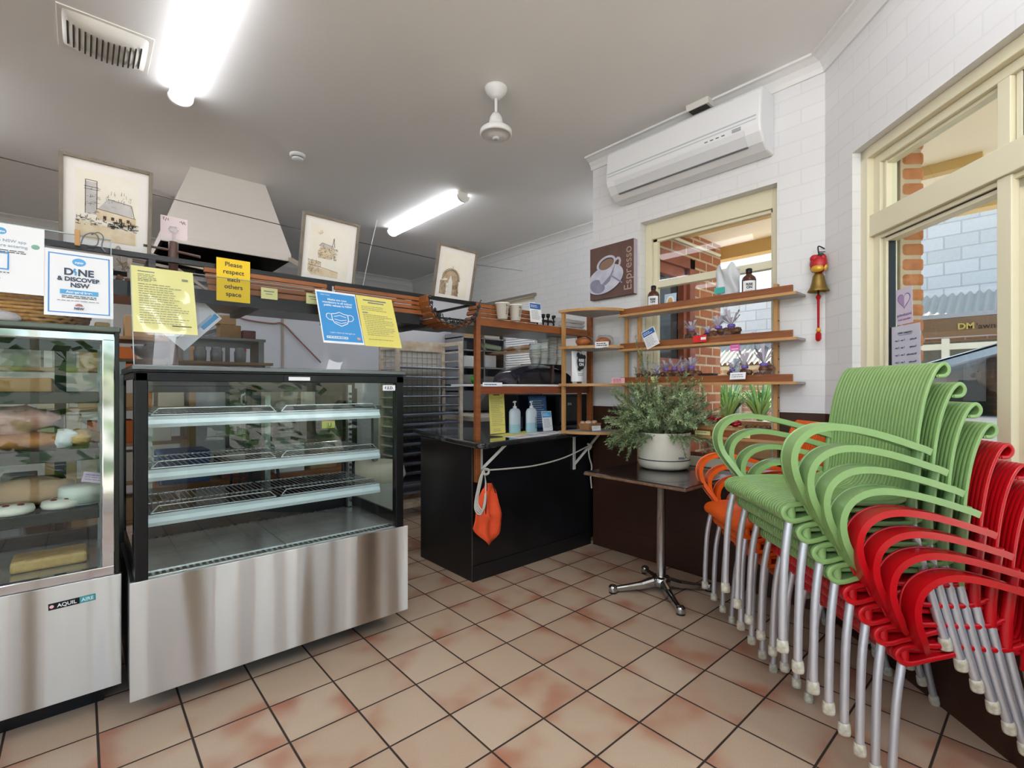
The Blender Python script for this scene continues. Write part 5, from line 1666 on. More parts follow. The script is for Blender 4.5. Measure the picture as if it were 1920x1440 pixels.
# ---------------------------------------------------------------- pole with a card clip on the empty cabinet
pl = thing('brown_pole', 'brown pipe pole with a crossbar standing behind the clear screen', 'pole', (.31, 2.62, 1.339))
brn = mat('brown_enamel', '#5e4038', .35)
MB().lathe([(.019, 1.339), (.019, 1.36), (.0172, 1.362), (.0172, 1.80), (.019, 1.802), (.019, 1.895), (.015, 1.902), (0, 1.902)], 22, c=(.308, 2.62, 0)).build('pipe', brn, pl)
MB().tube([(.20, 2.60, 1.862), (.308, 2.62, 1.862)], .0055, 8).tube([(.308, 2.62, 1.862), (.40, 2.56, 1.838)], .0058, 8).build('crossbar', brn, pl)
MB().lathe([(0, -.020), (.0055, -.020), (.0055, .0), (0, .0)], 12, Matrix.Translation((.308, 2.602, 1.872)) @ Matrix.Rotation(PI / 2, 4, 'X')).build('pin_hole', INK, pl)
MB().tube([(.308, 2.62, 1.90), (.308, 2.62, 1.945)], .0022, 6).tube([(.308 + .017 * cos(a), 2.62, 1.958 + .013 * sin(a)) for a in [2 * PI * k / 20 for k in range(20)]], .0018, 6, closed=True).build('ring_clip', CHROME, pl)
cd_ = poster('date_card', 'pale pink card with handwritten dates clipped on top of the brown pole', 'card', frame((.262, 2.63, 1.918), (1, 0, -.02)), .100, .098, mat('pale_pink_card', '#eedbe0', .6),
             [('l', [(.008, .088), (.014, .09), (.010, .082), (.015, .078)], .002, INK), ('l', [(.018, .074), (.022, .09)], .002, INK), ('l', [(.03, .088), (.026, .082), (.031, .078)], .002, INK),
              ('l', [(.07, .08), (.078, .084), (.08, .074)], .002, INK), ('l', [(.082, .072), (.086, .086)], .002, INK), ('l', [(.09, .084), (.088, .076), (.094, .074)], .002, INK)])
# folding rack with pegs at the left end
fr = thing('folding_rack', 'pale folding slat rack with cables hanging at the left end of the overhead rack', 'rack', (.1, 2.7, 1.7))
pal = mat('pale_metal', '#c9b8a8', .5)
mb = MB()
mb.bar((.10, 2.62, 1.86), (.33, 2.66, 1.815), .014).bar((.09, 2.62, 1.82), (.20, 2.64, 1.845), .012).bar((.155, 2.62, 1.70), (.155, 2.62, 1.88), .016).bar((.16, 2.64, 1.80), (.33, 2.66, 1.79), .012).bar((.09, 2.62, 1.76), (.16, 2.63, 1.79), .01).bar((.33, 2.66, 1.82), (.52, 2.66, 1.80), .012).bar((.33, 2.66, 1.79), (.46, 2.66, 1.70), .012)
mb.build('slats', pal, fr)
rg = random.Random(6)
mb = MB()
for k in range(5):
    p = Vector((rg.uniform(.06, .14), 2.60, rg.uniform(1.72, 1.82)))
    pts = [p]
    for i in range(6):
        pts.append(pts[-1] + Vector((rg.uniform(-.02, .03), rg.uniform(-.01, .01), rg.uniform(-.03, .02))))
    mb.tube(curve(pts, 4), .0028, 5)
mb.build('cables', mat('pale_cable', '#b9a795', .5), fr)
mb = MB()
for k in range(6):
    x, z = .06 + .03 * k, 1.74 - .012 * k + .01 * sin(k * 2)
    mb.box(-.011, .011, -.02, .03, -.008, .008, Matrix.Translation((x, 2.6, z)) @ Matrix.Rotation(rad(20 * sin(k)), 4, 'Y'))
mb.build('pegs', WOODY, fr, .002)
wl = thing('wire_loop', 'grey wire loops and a wooden peg over the left rail', 'wire', (-.0, 2.5, 1.80))
mb = MB()
mb.tube(curve([(.0, 2.47, 1.80), (.01, 2.46, 1.83), (.035, 2.46, 1.845), (.05, 2.46, 1.83), (.045, 2.46, 1.80), (.02, 2.46, 1.795)], 6), .0022, 6).tube(curve([(.03, 2.47, 1.84), (.05, 2.46, 1.85), (.065, 2.46, 1.835), (.06, 2.46, 1.80), (.07, 2.46, 1.78)], 6), .0022, 6)
mb.build('wire', INKG, wl)
MB().box(-.018, -.002, 2.465, 2.475, 1.79, 1.85).build('peg', PLY, wl, .002)

# ---------------------------------------------------------------- framed pictures leaning on the wire
frm = mat('grey_frame', '#6f6459', .45, var=.8, vscale=12, col2='#857a6c')
mount = mat('mount_board', '#f1ecea', .7)
sep, sepd, wash, washg, washb = mat('sepia_line', '#4d4038', .8), mat('sepia_dark', '#2f2823', .8), mat('ochre_wash', '#d3bb98', .8, var=1, vscale=22, col2='#eadcc6'), mat('grey_wash', '#b3aeb0', .8, var=1, vscale=18, col2='#d6d2d2'), mat('stone_wash', '#a58a70', .8, var=1, vscale=30, col2='#cdb79d')
pap = mat('art_paper', '#f4efe7', .8, var=.6, vscale=6, col2='#ece4d6')
pglass = glass('picture_glass', '#ffffff', 1.35, refl=.8)


def picture(label, x, z, w, h, tilt, els, mb_=.045, rot=0):
    a = rad(tilt)
    M = frame((x, 2.612, z), (cos(rad(rot)), 0, sin(rad(rot))), (-cos(a) * sin(rad(rot)), -sin(a), cos(a)))
    e = thing('framed_picture', label, 'picture', M.translation, 0, 'framed sketches above the rack')
    f_ = .013
    MB().box(0, f_, 0, h, -.01, .012, M=M).box(w - f_, w, 0, h, -.01, .012, M=M).box(f_, w - f_, 0, f_, -.01, .012, M=M).box(f_, w - f_, h - f_, h, -.01, .012, M=M).build('frame', frm, e, .0015)
    MB().box(f_, w - f_, f_, h - f_, -.006, 0, M=M).build('mount', mount, e)
    MB().box(mb_, w - mb_, mb_, h - mb_, 0, .0008, M=M).build('artwork', pap, e)
    by = {}
    Ma = M @ Matrix.Translation((mb_, mb_, 0))
    for k, q in enumerate(els):
        by.setdefault(q[-1].name, (MB(), q[-1]))
        draw(by[q[-1].name][0], q, .0012 + .00006 * k, Ma)
    for m2, mm in by.values():
        m2.build('sketch', mm, e)
    return e


rg = random.Random(2)


def scribble(x, y, w, h, n, m, wd=.0012, hor=.7):
    out = []
    for i in range(n):
        a, b = x + rg.random() * w, y + rg.random() * h
        l = rg.uniform(.004, .016)
        d = (l, rg.uniform(-.003, .003)) if rg.random() < hor else (rg.uniform(-.003, .003), l)
        out.append(('l', [(a, b), (a + d[0], b + d[1])], wd, m))
    return out


A = [('p', [(.03, .10), (.03, .225), (.065, .225), (.065, .10)], washg), ('p', [(.065, .12), (.10, .17), (.175, .16), (.18, .115)], washg), ('p', [(.065, .085), (.065, .125), (.19, .11), (.19, .075)], wash), ('p', [(.0, .0), (.0, .07), (.19, .05), (.19, .0)], wash),
     ('l', [(.03, .10), (.03, .23), (.065, .23), (.065, .12)], .0022, sep), ('l', [(.026, .205), (.07, .205)], .002, sep), ('l', [(.026, .195), (.07, .195)], .0015, sep), ('l', [(.065, .125), (.19, .11)], .002, sep), ('l', [(.10, .17), (.175, .16), (.185, .112)], .0018, sep)]
A += [('r', .085 + .025 * k, .088, .010, .013, sep) for k in range(4)] + scribble(.0, .055, .19, .03, 70, sep, .002) + scribble(.10, .06, .085, .022, 40, sepd, .003) + scribble(.08, .14, .1, .06, 30, sep, .0009, .2) + scribble(.03, .1, .035, .12, 30, sep, .001)
B_ = [('p', [(.05, .09), (.045, .12), (.06, .155), (.13, .15), (.145, .12), (.11, .09)], wash), ('p', [(.05, .152), (.065, .17), (.125, .16), (.13, .15)], washg), ('p', [(.0, .02), (.0, .075), (.06, .07), (.06, .04), (.16, .03), (.16, .0), (.02, .0)], wash),
      ('l', [(.118, .16), (.122, .178), (.125, .205), (.128, .178), (.132, .158)], .0024, sepd), ('l', [(.05, .152), (.065, .17), (.125, .16)], .0016, sep), ('l', [(.06, .045), (.16, .03)], .002, sep), ('l', [(.0, .05), (.06, .045)], .0016, sep), ('l', [(.0, .075), (.065, .07), (.065, .045)], .0014, sep)]
B_ += scribble(.04, .09, .1, .06, 70, sep, .0012) + scribble(.0, .01, .06, .06, 35, sep, .0012, .5) + scribble(.03, .21, .03, .012, 8, wash, .003)
ring = [(.075 + .062 * cos(a), .10 + .062 * sin(a)) for a in [PI * k / 14 for k in range(15)]]
C_ = [('p', ring + [(.055, .10)] + [(.075 + .03 * cos(a), .10 + .03 * sin(a)) for a in [PI - PI * k / 10 for k in range(11)]][:0] + [(.013, .06)], washb), ('p', [(.0, .0), (.0, .085), (.045, .09), (.05, .0)], washb), ('p', [(.095, .0), (.09, .10), (.137, .1), (.145, .0)], stone := mat('stone_wash', '#a58a70')),
      ('p', [(.055, .0), (.062, .09), (.075, .125), (.088, .09), (.092, .0)], mat('pale_wash', '#e6e2dd', .8))]
C_ += scribble(.0, .0, .05, .085, 40, sep, .0014) + scribble(.095, .0, .045, .1, 50, sep, .0016) + [('e', x, y, .007, .006, sep) for x, y in ring] + [('e', x, y, .005, .004, wash) for x, y in ring] + scribble(.07, .155, .02, .02, 3, sep, .001, 0)
picture('left framed sketch of a tower and old hall above the left cabinet', -.066, 1.806, .292, .362, 10, A, .048, -.3)
picture('middle framed sketch of a hillside chapel with a spire above the rack', .835, 1.806, .300, .350, 11, B_, .044, -1.2)
picture('right framed sketch of a stone arch above the slat mat', 1.640, 1.806, .300, .352, 11.5, C_, .046, -1.5)

# ---------------------------------------------------------------- sheets stuck on the corner window (seen from behind, so reversed)
GZ = .104
hm = MC @ Matrix.Translation((0, GZ, 0))
Mw = lambda s, z, rot=0: hm @ Matrix(((1, 0, 0, s), (0, 0, -1, 0), (0, 1, 0, z), (0, 0, 0, 1))) @ Matrix.Rotation(rad(rot), 4, 'Z')
lil = mat('lilac_sheet', '#cfc6d8', .6)
lilp, lild = mat('lilac_print', '#a98fb8', .6), mat('purple_print', '#7d6496', .6)


def heart(cx, cy, r, side=0):
    out = []
    for k in range(41):
        t = 2 * PI * k / 40
        x, y = 16 * sin(t) ** 3, 13 * cos(t) - 5 * cos(2 * t) - 2 * cos(3 * t) - cos(4 * t)
        if side and x * side < 0:
            x = 0
        out.append((cx + x * r / 16, cy + y * r / 16))
    return out


hs_ = poster('heart_sheet', 'small sheet with a lilac heart stuck on the corner window', 'sheet', Mw(.392, 1.545, 2), .10, .165, lil, [('p', heart(.05, .11, .040), lild), ('p', heart(.05, .11, .035), lilp), ('p', heart(.052, .11, .033, 1), mat('pale_lilac', '#d9cfe0', .6))])
Mt = Mw(.392, 1.545, 2)
text('breastfeeding', .0165, Mt @ Matrix.Translation((.05, .038, .001)) @ Matrix.Diagonal((-1, 1, 1, 1)), lild, hs_)
text('welcome here', .0135, Mt @ Matrix.Translation((.05, .018, .001)) @ Matrix.Diagonal((-1, 1, 1, 1)), mat('plum_print', '#a0528c', .6), hs_)
oh = poster('opening_sheet', 'pale sheet of opening times stuck on the corner window below the heart sheet', 'sheet', Mw(.362, 1.22, .5), .175, .32, mat('pale_sheet', '#cbcbdb', .6), [('r', .045, .275, .08, .002, INKB)])
Mt = Mw(.362, 1.22, .5)
mirror = Matrix.Diagonal((-1, 1, 1, 1))
text('OPENING TIMES', .0125, Mt @ Matrix.Translation((.086, .281, .001)) @ mirror, INKB, oh)
for k, (d_, t_) in enumerate((('Monday', '7 am - 2 pm'), ('Tuesday', '7 am - 2 pm'), ('Wednesday', '7 am - 2 pm'), ('Thursday', '7 am - 2 pm'), ('Friday', '7 am - 2 pm'))):
    text(d_, .0125, Mt @ Matrix.Translation((.155, .248 - .034 * k, .001)) @ mirror, INKB, oh, align='LEFT')
    text(t_, .0125, Mt @ Matrix.Translation((.085, .248 - .034 * k, .001)) @ mirror, INKB, oh, align='LEFT')
# goods on top of the left cabinet
wb = thing('wicker_basket', 'golden wicker basket with a carry handle on top of the left cabinet', 'basket', (-.14, 2.62, 1.487))
wick = mat('golden_wicker', '#efb763', .5, bump=.3, bscale=130, var=1, vscale=70, col2='#c98a3c')
mb = MB()
for k in range(9):
    w2_, d2_ = .165 + .004 * k, .10 + .003 * k
    mb.tube([(-.15 + w2_ * cos(a) * (abs(cos(a)) + .01) ** -.35, 2.63 + d2_ * sin(a) * (abs(sin(a)) + .01) ** -.35, 1.493 + .0135 * k + .005 * sin(a * 26 + k * PI)) for a in [2 * PI * i / 48 + .01 for i in range(48)]], .0072, 6, closed=True)
mb.build('woven_side', wick, wb)
MB().tube(curve([(-.20, 2.53, 1.60), (-.205, 2.53, 1.655), (-.19, 2.53, 1.675), (-.13, 2.53, 1.668), (-.07, 2.53, 1.672), (-.055, 2.53, 1.65), (-.06, 2.53, 1.60)], 5), .008, 8).build('handle', wick, wb)
MB().box(-.3, .0, 2.55, 2.71, 1.488, 1.496).build('base', wick, wb)
tag(MB().box(.04, .085, 2.48, 2.56, 1.4875, 1.508).build('bread_stick', brd, bevel=.006), 'tan stick end lying at the right front corner of the left cabinet top', 'stick')
dl = thing('doily_cloth', 'round lace-edged cloth in front of the wicker basket', 'cloth', (-.24, 2.52, 1.487))
MB().blob((-.235, 2.495, 1.502), .075, .035, .028, 20, .03, 3).build('cloth', mat('lace_cloth', '#e5d9d3', .8, bump=.4, bscale=150), dl)
MB().box(-.30, -.22, 2.456, 2.46, 1.49, 1.503).build('lilac_band', lilp, dl)
# ---------------------------------------------------------------- kitchen behind
hd_ = thing('range_hood', 'large cream sloped range hood hanging from the kitchen ceiling', 'hood', (.9, 5.2, 2.42))
hx0, hx1, hy0, hy1, hz = .45, 1.385, 4.49, 5.75, 2.42
tx0, tx1, ty0, ty1 = .676, 1.245, 4.755, 5.60
def face4(mb, a, b, c, d):
    return mb.add([a, b, c, d], [(0, 1, 2, 3)])
mb = MB()
B4 = [(hx0, hy0, hz), (hx1, hy0, hz), (hx1, hy1, hz), (hx0, hy1, hz)]
T4 = [(tx0, ty0, 3.079), (tx1, ty0, 3.079), (tx1, ty1, 3.079), (tx0, ty1, 3.079)]
L4 = [(x, y, hz - .05) for x, y, _ in B4]
for i in range(4):
    j = (i + 1) % 4
    face4(mb, B4[i], B4[j], T4[j], T4[i])
    face4(mb, L4[i], L4[j], B4[j], B4[i])
mb.build('canopy', mat('cream_hood', '#f4ece6', .5), hd_)
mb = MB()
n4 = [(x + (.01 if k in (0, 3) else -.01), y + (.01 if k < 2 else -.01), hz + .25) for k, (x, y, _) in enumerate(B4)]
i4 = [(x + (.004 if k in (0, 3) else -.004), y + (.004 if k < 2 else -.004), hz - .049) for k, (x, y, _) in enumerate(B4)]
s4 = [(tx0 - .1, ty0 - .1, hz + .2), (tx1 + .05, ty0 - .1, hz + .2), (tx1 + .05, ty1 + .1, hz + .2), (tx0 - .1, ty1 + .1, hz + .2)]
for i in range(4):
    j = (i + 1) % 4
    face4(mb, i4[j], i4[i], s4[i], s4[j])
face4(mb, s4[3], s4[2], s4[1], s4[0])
mb.build('black_inside', mat('hood_black', '#0c0b0a', .9), hd_)  # near-black faces lining the open hood underside
MB().box(hx0, hx1, hy0 - .006, hy0 + .012, hz - .056, hz - .04).build('drip_lip', mat('cream_hood', '#e6ddd4'), hd_)
MB().bar((1.38, 4.5, 2.385), (1.123, 3.0, 1.925), .035, .03).build('strut', mat('tan_strut', '#b5a899', .5), hd_)
# cool room box with its cable
cr = thing('cool_room', 'pale cool room box behind the cabinets with a brown cable looped across it', 'cool room', (1.7, 6, 0))
cw = mat('cool_panel', '#dcdde4', .45, bump=.03, bscale=10)
MB().box(.98, 4.26, 5.35, 7.38, 0, 2.42).build('panels', cw, cr, .004)
MB().box(.97, 4.26, 5.335, 5.36, 2.40, 2.44).build('top_capping', mat('brown_capping', '#7a6a5c', .6), cr)
MB().box(1.55, 1.572, 5.336, 5.352, .0, 1.98).build('door_strip', mat('strip_tan', '#a99a8c', .5), cr)
MB().box(.972, .99, 5.345, 5.375, 0, 2.42).build('corner_angle', STEEL2, cr)
MB().tube(curve([(.975, 6.2, 1.93), (.972, 5.6, 1.86), (.978, 5.34, 2.0), (1.2, 5.33, 1.93), (1.45, 5.33, 1.91), (1.56, 5.33, 1.915), (1.7, 5.33, 1.78), (1.95, 5.33, 1.53)], 8), .008, 8).build('cable', mat('brown_cable', '#a0675c', .5), cr)
poster('sticker_sheet', 'blue and black stickers on the cool room wall', 'sticker', frame((1.03, 5.346, 1.56), (1, 0, 0)), .085, .16, cw, [('r', .005, .10, .05, .03, BLUED), ('r', .005, .132, .05, .022, INKG), ('r', .005, .04, .015, .018, INK), ('r', .035, .038, .012, .016, INK), ('r', .018, .0, .022, .02, INK)])
poster('red_sticker', 'red lettered sticker on the cool room wall', 'sticker', frame((1.13, 5.346, 1.60), (1, 0, 0)), .10, .05, cw, [('r', .0, .008, .018, .035, REDP), ('r', .022, .008, .014, .03, REDP), ('r', .04, .002, .014, .035, REDP), ('r', .058, .01, .016, .03, REDP), ('r', .078, .008, .018, .032, REDP)])
# steel trolley end against the cool room
tr = thing('dough_machine', 'speckled steel machine side standing against the cool room', 'machine', (.8, 4.9, 0))
MB().add([(.62, 4.9, 0), (.98, 4.9, 0), (.98, 5.2, 0), (.62, 5.2, 0), (.62, 4.9, 1.62), (.98, 4.9, 1.78), (.98, 5.2, 1.78), (.62, 5.2, 1.62)], [(0, 3, 2, 1), (4, 5, 6, 7), (0, 1, 5, 4), (1, 2, 6, 5), (2, 3, 7, 6), (3, 0, 4, 7)]).build('case', mat('speckled_panel', '#c9ccd3', .5, var=1.5, vscale=28, col2='#aeb3bb'), tr)
MB().bar((.60, 4.88, 1.63), (.98, 4.88, 1.80), .05, .03).build('top_rail', DKSTEEL, tr)
MB().box(.955, .985, 4.87, 4.9, 0, 1.80).build('post', DKSTEEL, tr)

# baking trolley
bt = thing('baking_trolley', 'rusty white bakery rack trolley with steel trays behind the counter', 'trolley', (2.6, 4.3, 0))
rust = mat('rusty_white_enamel', '#e8e1d3', .6, var=.8, vscale=11, col2='#c7ae90', bump=.1, bscale=40)
bx0, bx1, by0, by1 = 2.24, 2.97, 4.16, 4.50
mb = MB()
for x in (bx0, bx1):
    for y in (by0, by1):
        mb.box(x - .017, x + .017, y - .017, y + .017, .08, 1.74)
for x in (bx0, bx1):
    mb.box(x - .015, x + .015, by0, by1, 1.70, 1.74).box(x - .015, x + .015, by0, by1, .1, .14)
mb.box(bx0, bx1, by1 - .02, by1 + .02, 1.64, 1.74).box(bx0, bx1, by0 - .015, by0 + .015, .10, .15).box(bx0, bx1, by1 - .015, by1 + .015, .10, .15)
mb.build('trolley_frame', rust, bt)
for x in (bx0, bx1):
    for k in range(16):
        z = .22 + k * .094
        MB().box(x - .01, x + .01, by0, by1, z - .006, z + .006).build('tray_runner', rust, bt)
mb = MB()
for i in range(13):
    x = bx0 + (bx1 - bx0) * i / 12
    mb.tube([(x, by1 + .02, .15), (x, by1 + .02, 1.66)], .003, 5)
for k in range(26):
    z = .18 + k * .058
    mb.tube([(bx0, by1 + .02, z), (bx1, by1 + .02, z)], .003, 5)
mb.build('wire_mesh', mat('mesh_wire', '#b8b0a2', .5, .5), bt)
MB().box(bx0 + .02, bx1 - .02, by1 + .035, by1 + .04, .3, 1.64).build('back_sheet', mat('white_back', '#ebe7e2', .6), bt)
for k in range(14):
    z = .228 + k * .094
    o = MB().box(bx0 + .015, bx1 - .015, by0 + .0, by1 - .02, z, z + (.008 if k > 8 else .022)).build('tray', mat('blue_steel_tray', '#aab3c9', .3, .85), bt, .002)
for x in (bx0, bx1):
    for y in (by0, by1):
        MB().lathe([(0, -.014), (.04, -.014), (.04, .014), (0, .014)], 18, Matrix.Translation((x, y, .04)) @ Matrix.Rotation(PI / 2, 4, 'X')).build('castor', BLKM, bt)
# tubs seen through the empty cabinet
tb1 = thing('flour_bucket', 'white plastic-lined bucket seen through the top of the empty cabinet', 'bucket', (1.02, 3.62, 1.12))
bn = thing('prep_bench', 'dark kitchen prep bench behind the empty cabinet', 'bench', (.9, 3.8, 0))
MB().box(.25, 1.75, 3.5, 4.05, 1.085, 1.12).build('bench_top', mat('dull_steel', '#8d9092', .4, .8), bn, .004)
MB().box(.27, 1.73, 3.55, 4.03, .62, .66).build('under_shelf', WOODX, bn)
for x in (.29, 1.71):
    for y in (3.54, 4.0):
        MB().box(x - .02, x + .02, y - .02, y + .02, 0, 1.085).build('leg', STEEL2, bn)
mb = MB()
mb.lathe([(0, 1.1205), (.085, 1.1205), (.105, 1.27), (.112, 1.285)], 30, c=(1.06, 3.62, 0))
mb.build('bucket', mat('milky_plastic', '#d8d6cf', .4), tb1)
MB().lathe([(.104, 1.25), (.115, 1.27), (.118, 1.30), (.11, 1.315), (.108, 1.30)], 24, c=(1.06, 3.62, 0)).build('bag_liner', mat('thin_plastic', '#e3e3e2', .3), tb1)
jg = thing('white_jug', 'white jug beside the bucket on the kitchen bench', 'jug', (.86, 3.6, 1.12))
MB().lathe([(0, 1.1205), (.04, 1.1205), (.045, 1.22), (.038, 1.24)], 20, c=(.86, 3.6, 0)).build('jug', WHITE, jg)
MB().tube(curve([(.82, 3.59, 1.21), (.795, 3.58, 1.2), (.795, 3.58, 1.15), (.82, 3.59, 1.14)], 5), .006, 6).build('handle', WHITE, jg)
tag(MB().box(1.22, 1.30, 3.66, 3.74, 1.1205, 1.27).build('paper_packet', mat('pale_packet', '#dcd8cb', .6), bevel=.004), 'pale paper packet to the right of the bucket', 'packet')
st_ = thing('bar_stool', 'round topped black wire stool seen through the empty cabinet', 'stool', (.75, 3.25, 0))
MB().lathe([(0, .83), (.15, .83), (.155, .84), (.15, .852), (0, .855)], 28, c=(.80, 3.28, 0)).build('seat', mat('stool_top', '#c9c4ba', .4), st_)
for k in range(4):
    a = PI / 4 + PI / 2 * k
    MB().tube(curve([(.80 + .09 * cos(a), 3.28 + .09 * sin(a), .83), (.80 + .14 * cos(a), 3.28 + .14 * sin(a), .77), (.80 + .17 * cos(a), 3.28 + .17 * sin(a), .4), (.80 + .19 * cos(a), 3.28 + .19 * sin(a), .0)], 4), .009, 8).build('leg', BLKM, st_)
tag(MB().box(.35, .62, 3.6, 3.85, .661, .86).build('blue_crate', mat('blue_crate', '#2c62a8', .5), bevel=.01), 'blue plastic crate on the bench under-shelf', 'crate')
tag(MB().box(.68, .86, 3.6, 3.85, .661, .80).build('red_box', mat('dull_red_box', '#8f3a34', .6), bevel=.006), 'dull red box beside the blue crate', 'box')
for i, (x, w_, h_, lab) in enumerate(((1.0, .2, .2, 'pale carton on the bench under-shelf beside the red box'), (1.24, .2, .15, 'tan carton at the right of the bench under-shelf'))):
    tag(MB().box(x, x + w_, 3.6, 3.85, .661, .661 + h_).build('carton', PAPER if i == 0 else CARD, bevel=.004), lab, 'carton')
ov = thing('deck_oven', 'dark deck oven in the kitchen seen through the empty cabinet', 'oven', (1.5, 4.8, 0))
MB().box(1.02, 2.05, 4.62, 5.2, .0, 1.25).build('case', mat('dark_oven', '#2a2826', .4, .5), ov, .01)
MB().box(1.06, 2.0, 4.608, 4.62, .85, 1.18).build('door', mat('oven_glass', '#1c1a1a'), ov)
o = MB().box(1.06, 2.0, 4.608, 4.62, .45, .78).build('door', mat('oven_lower', '#6d5a45', .5, .4), ov)
MB().tube([(1.15, 4.585, .74), (1.9, 4.585, .74)], .012, 8).build('handle', CHROME, o)
MB().tube([(1.12, 4.59, .2), (1.12, 4.59, 1.2)], .014, 8).build('steam_pipe', mat('copper_pipe', '#a9835a', .35, .7), ov)
for k in range(3):
    MB().lathe([(0, -.02), (.03, -.02), (.03, .0), (0, .0)], 16, Matrix.Translation((1.35 + k * .2, 4.62, .4)) @ Matrix.Rotation(PI / 2, 4, 'X')).build('knob', PAPER, ov)
sk_ = thing('flour_bin', 'white lined flour bin standing beside the bakery trolley', 'bin', (1.62, 3.35, 0))
MB().lathe([(0, .0), (.17, .0), (.20, .55), (.205, .6)], 28, c=(1.66, 3.42, 0)).build('bin', mat('milky_plastic', '#d8d6cf'), sk_)
MB().lathe([(.2, .56), (.225, .60), (.21, .66), (.15, .70), (.08, .67), (0, .66)], 18, c=(1.66, 3.42, 0)).build('bag_liner', mat('cream_liner', '#e2d9c6', .5), sk_)

# shelving along the left of the kitchen, seen between and over the cabinets
sh_ = thing('kitchen_shelving', 'tall timber shelving in the kitchen behind the left cabinet', 'shelving', (-.2, 4.3, 0))
for z in (.35, .62, .88, 1.12, 1.38, 1.60):
    MB().box(-1.4, .62, 4.15, 4.55, z - .022, z).build('shelf', mat('shelf_tan', '#b08c64', .6, var=.6, vscale=8, col2='#94714c'), sh_, .002)
for x in (-1.38, -.42, .60):
    MB().box(x - .02, x + .02, 4.13, 4.56, 0, 1.66).build('upright', mat('shelf_tan', '#b08c64'), sh_)
rg = random.Random(31)
cols = [('pale_carton', '#d9cbb8'), ('tan_carton', '#b9966a'), ('white_carton', '#e6e4df'), ('grey_tub', '#8f8d8a'), ('orange_tub', '#c96a2a'), ('dark_tin', '#4a423c')]
k = 0
nm = {0: 'knee-high', 1: 'low', 2: 'waist-high', 3: 'chest-high', 4: 'upper', 5: 'top'}
for r, z in enumerate((.35, .62, .88, 1.12, 1.38, 1.60)):
    x = -.36
    j = 0
    while x < .5:
        w_ = rg.uniform(.08, .2)
        h_ = rg.uniform(.07, .2)
        c_ = cols[rg.randrange(6)]
        tag(MB().box(x, x + w_, 4.18, 4.18 + rg.uniform(.15, .3), z + .0005, z + h_).build(c_[0], mat(c_[0], c_[1], .7), bevel=.004),
            f'{("first", "second", "third", "fourth", "fifth", "sixth", "seventh", "eighth")[j]} item from the left on the {nm[r]} timber kitchen shelf, a {c_[0].replace("_", " ")}', 'box', 'goods on the kitchen shelving')
        x += w_ + rg.uniform(.015, .06)
        j += 1
mx = thing('mixing_bowl', 'large dark mixing bowl on the bench behind the brown pole', 'bowl', (.33, 3.2, 1.4))
bt2 = thing('back_bench', 'steel back bench behind the clear screen', 'bench', (.5, 3.4, 0))
MB().box(.12, .86, 3.12, 3.42, 1.385, 1.40).build('top_shelf', mat('shelf_tan', '#b08c64'), bt2)
MB().box(.14, .17, 3.14, 3.40, 0, 1.385).box(.82, .85, 3.14, 3.4, 0, 1.385).build('leg', STEEL2, bt2)
MB().box(.42, .84, 3.38, 3.42, 1.50, 1.53).box(.42, .84, 3.2, 3.4, 1.53, 1.545).box(.80, .83, 3.2, 3.4, 1.40, 1.53).box(.42, .45, 3.2, 3.4, 1.4, 1.53).build('upper_tier', mat('dull_steel', '#8d9092'), bt2)
MB().lathe([(0, 1.402), (.05, 1.404), (.09, 1.43), (.105, 1.47), (.10, 1.47), (.085, 1.435), (0, 1.41)], 28, c=(.30, 3.24, 0)).build('bowl', mat('bowl_dark', '#4c4b50', .3, .6), mx)
for i, (x, y, z, w_, d_, h_, c_, lab) in enumerate(((.60, 3.22, 1.5455, .11, .1, .075, CARD, 'lower tan carton stacked on the upper tier behind the clear screen'), (.585, 3.22, 1.621, .10, .1, .055, mat('tan_carton', '#b9966a'), 'upper tan carton on the stack behind the clear screen'), (.72, 3.22, 1.5455, .07, .1, .05, mat('maroon_tin', '#6e3a3e', .5), 'maroon tin beside the carton stack behind the clear screen'))):
    tag(MB().box(x, x + w_, y, y + d_, z, z + h_).build('carton' if i < 2 else 'tin', c_, bevel=.004), lab, 'carton' if i < 2 else 'tin')
for i, (x, lab) in enumerate(((.50, 'left clear jar on the bench behind the clear screen'), (.58, 'middle clear jar on the bench behind the clear screen'), (.70, 'right clear jar on the bench behind the clear screen'))):
    tag(MB().lathe([(0, 1.4005), (.03, 1.4005), (.032, 1.46), (.026, 1.47), (.026, 1.485), (0, 1.485)], 18, c=(x, 3.2, 0)).build('jar', mat('jar_glass', '#b9c2c8', .1, trans=.6)), lab, 'jar', 'jars behind the clear screen')

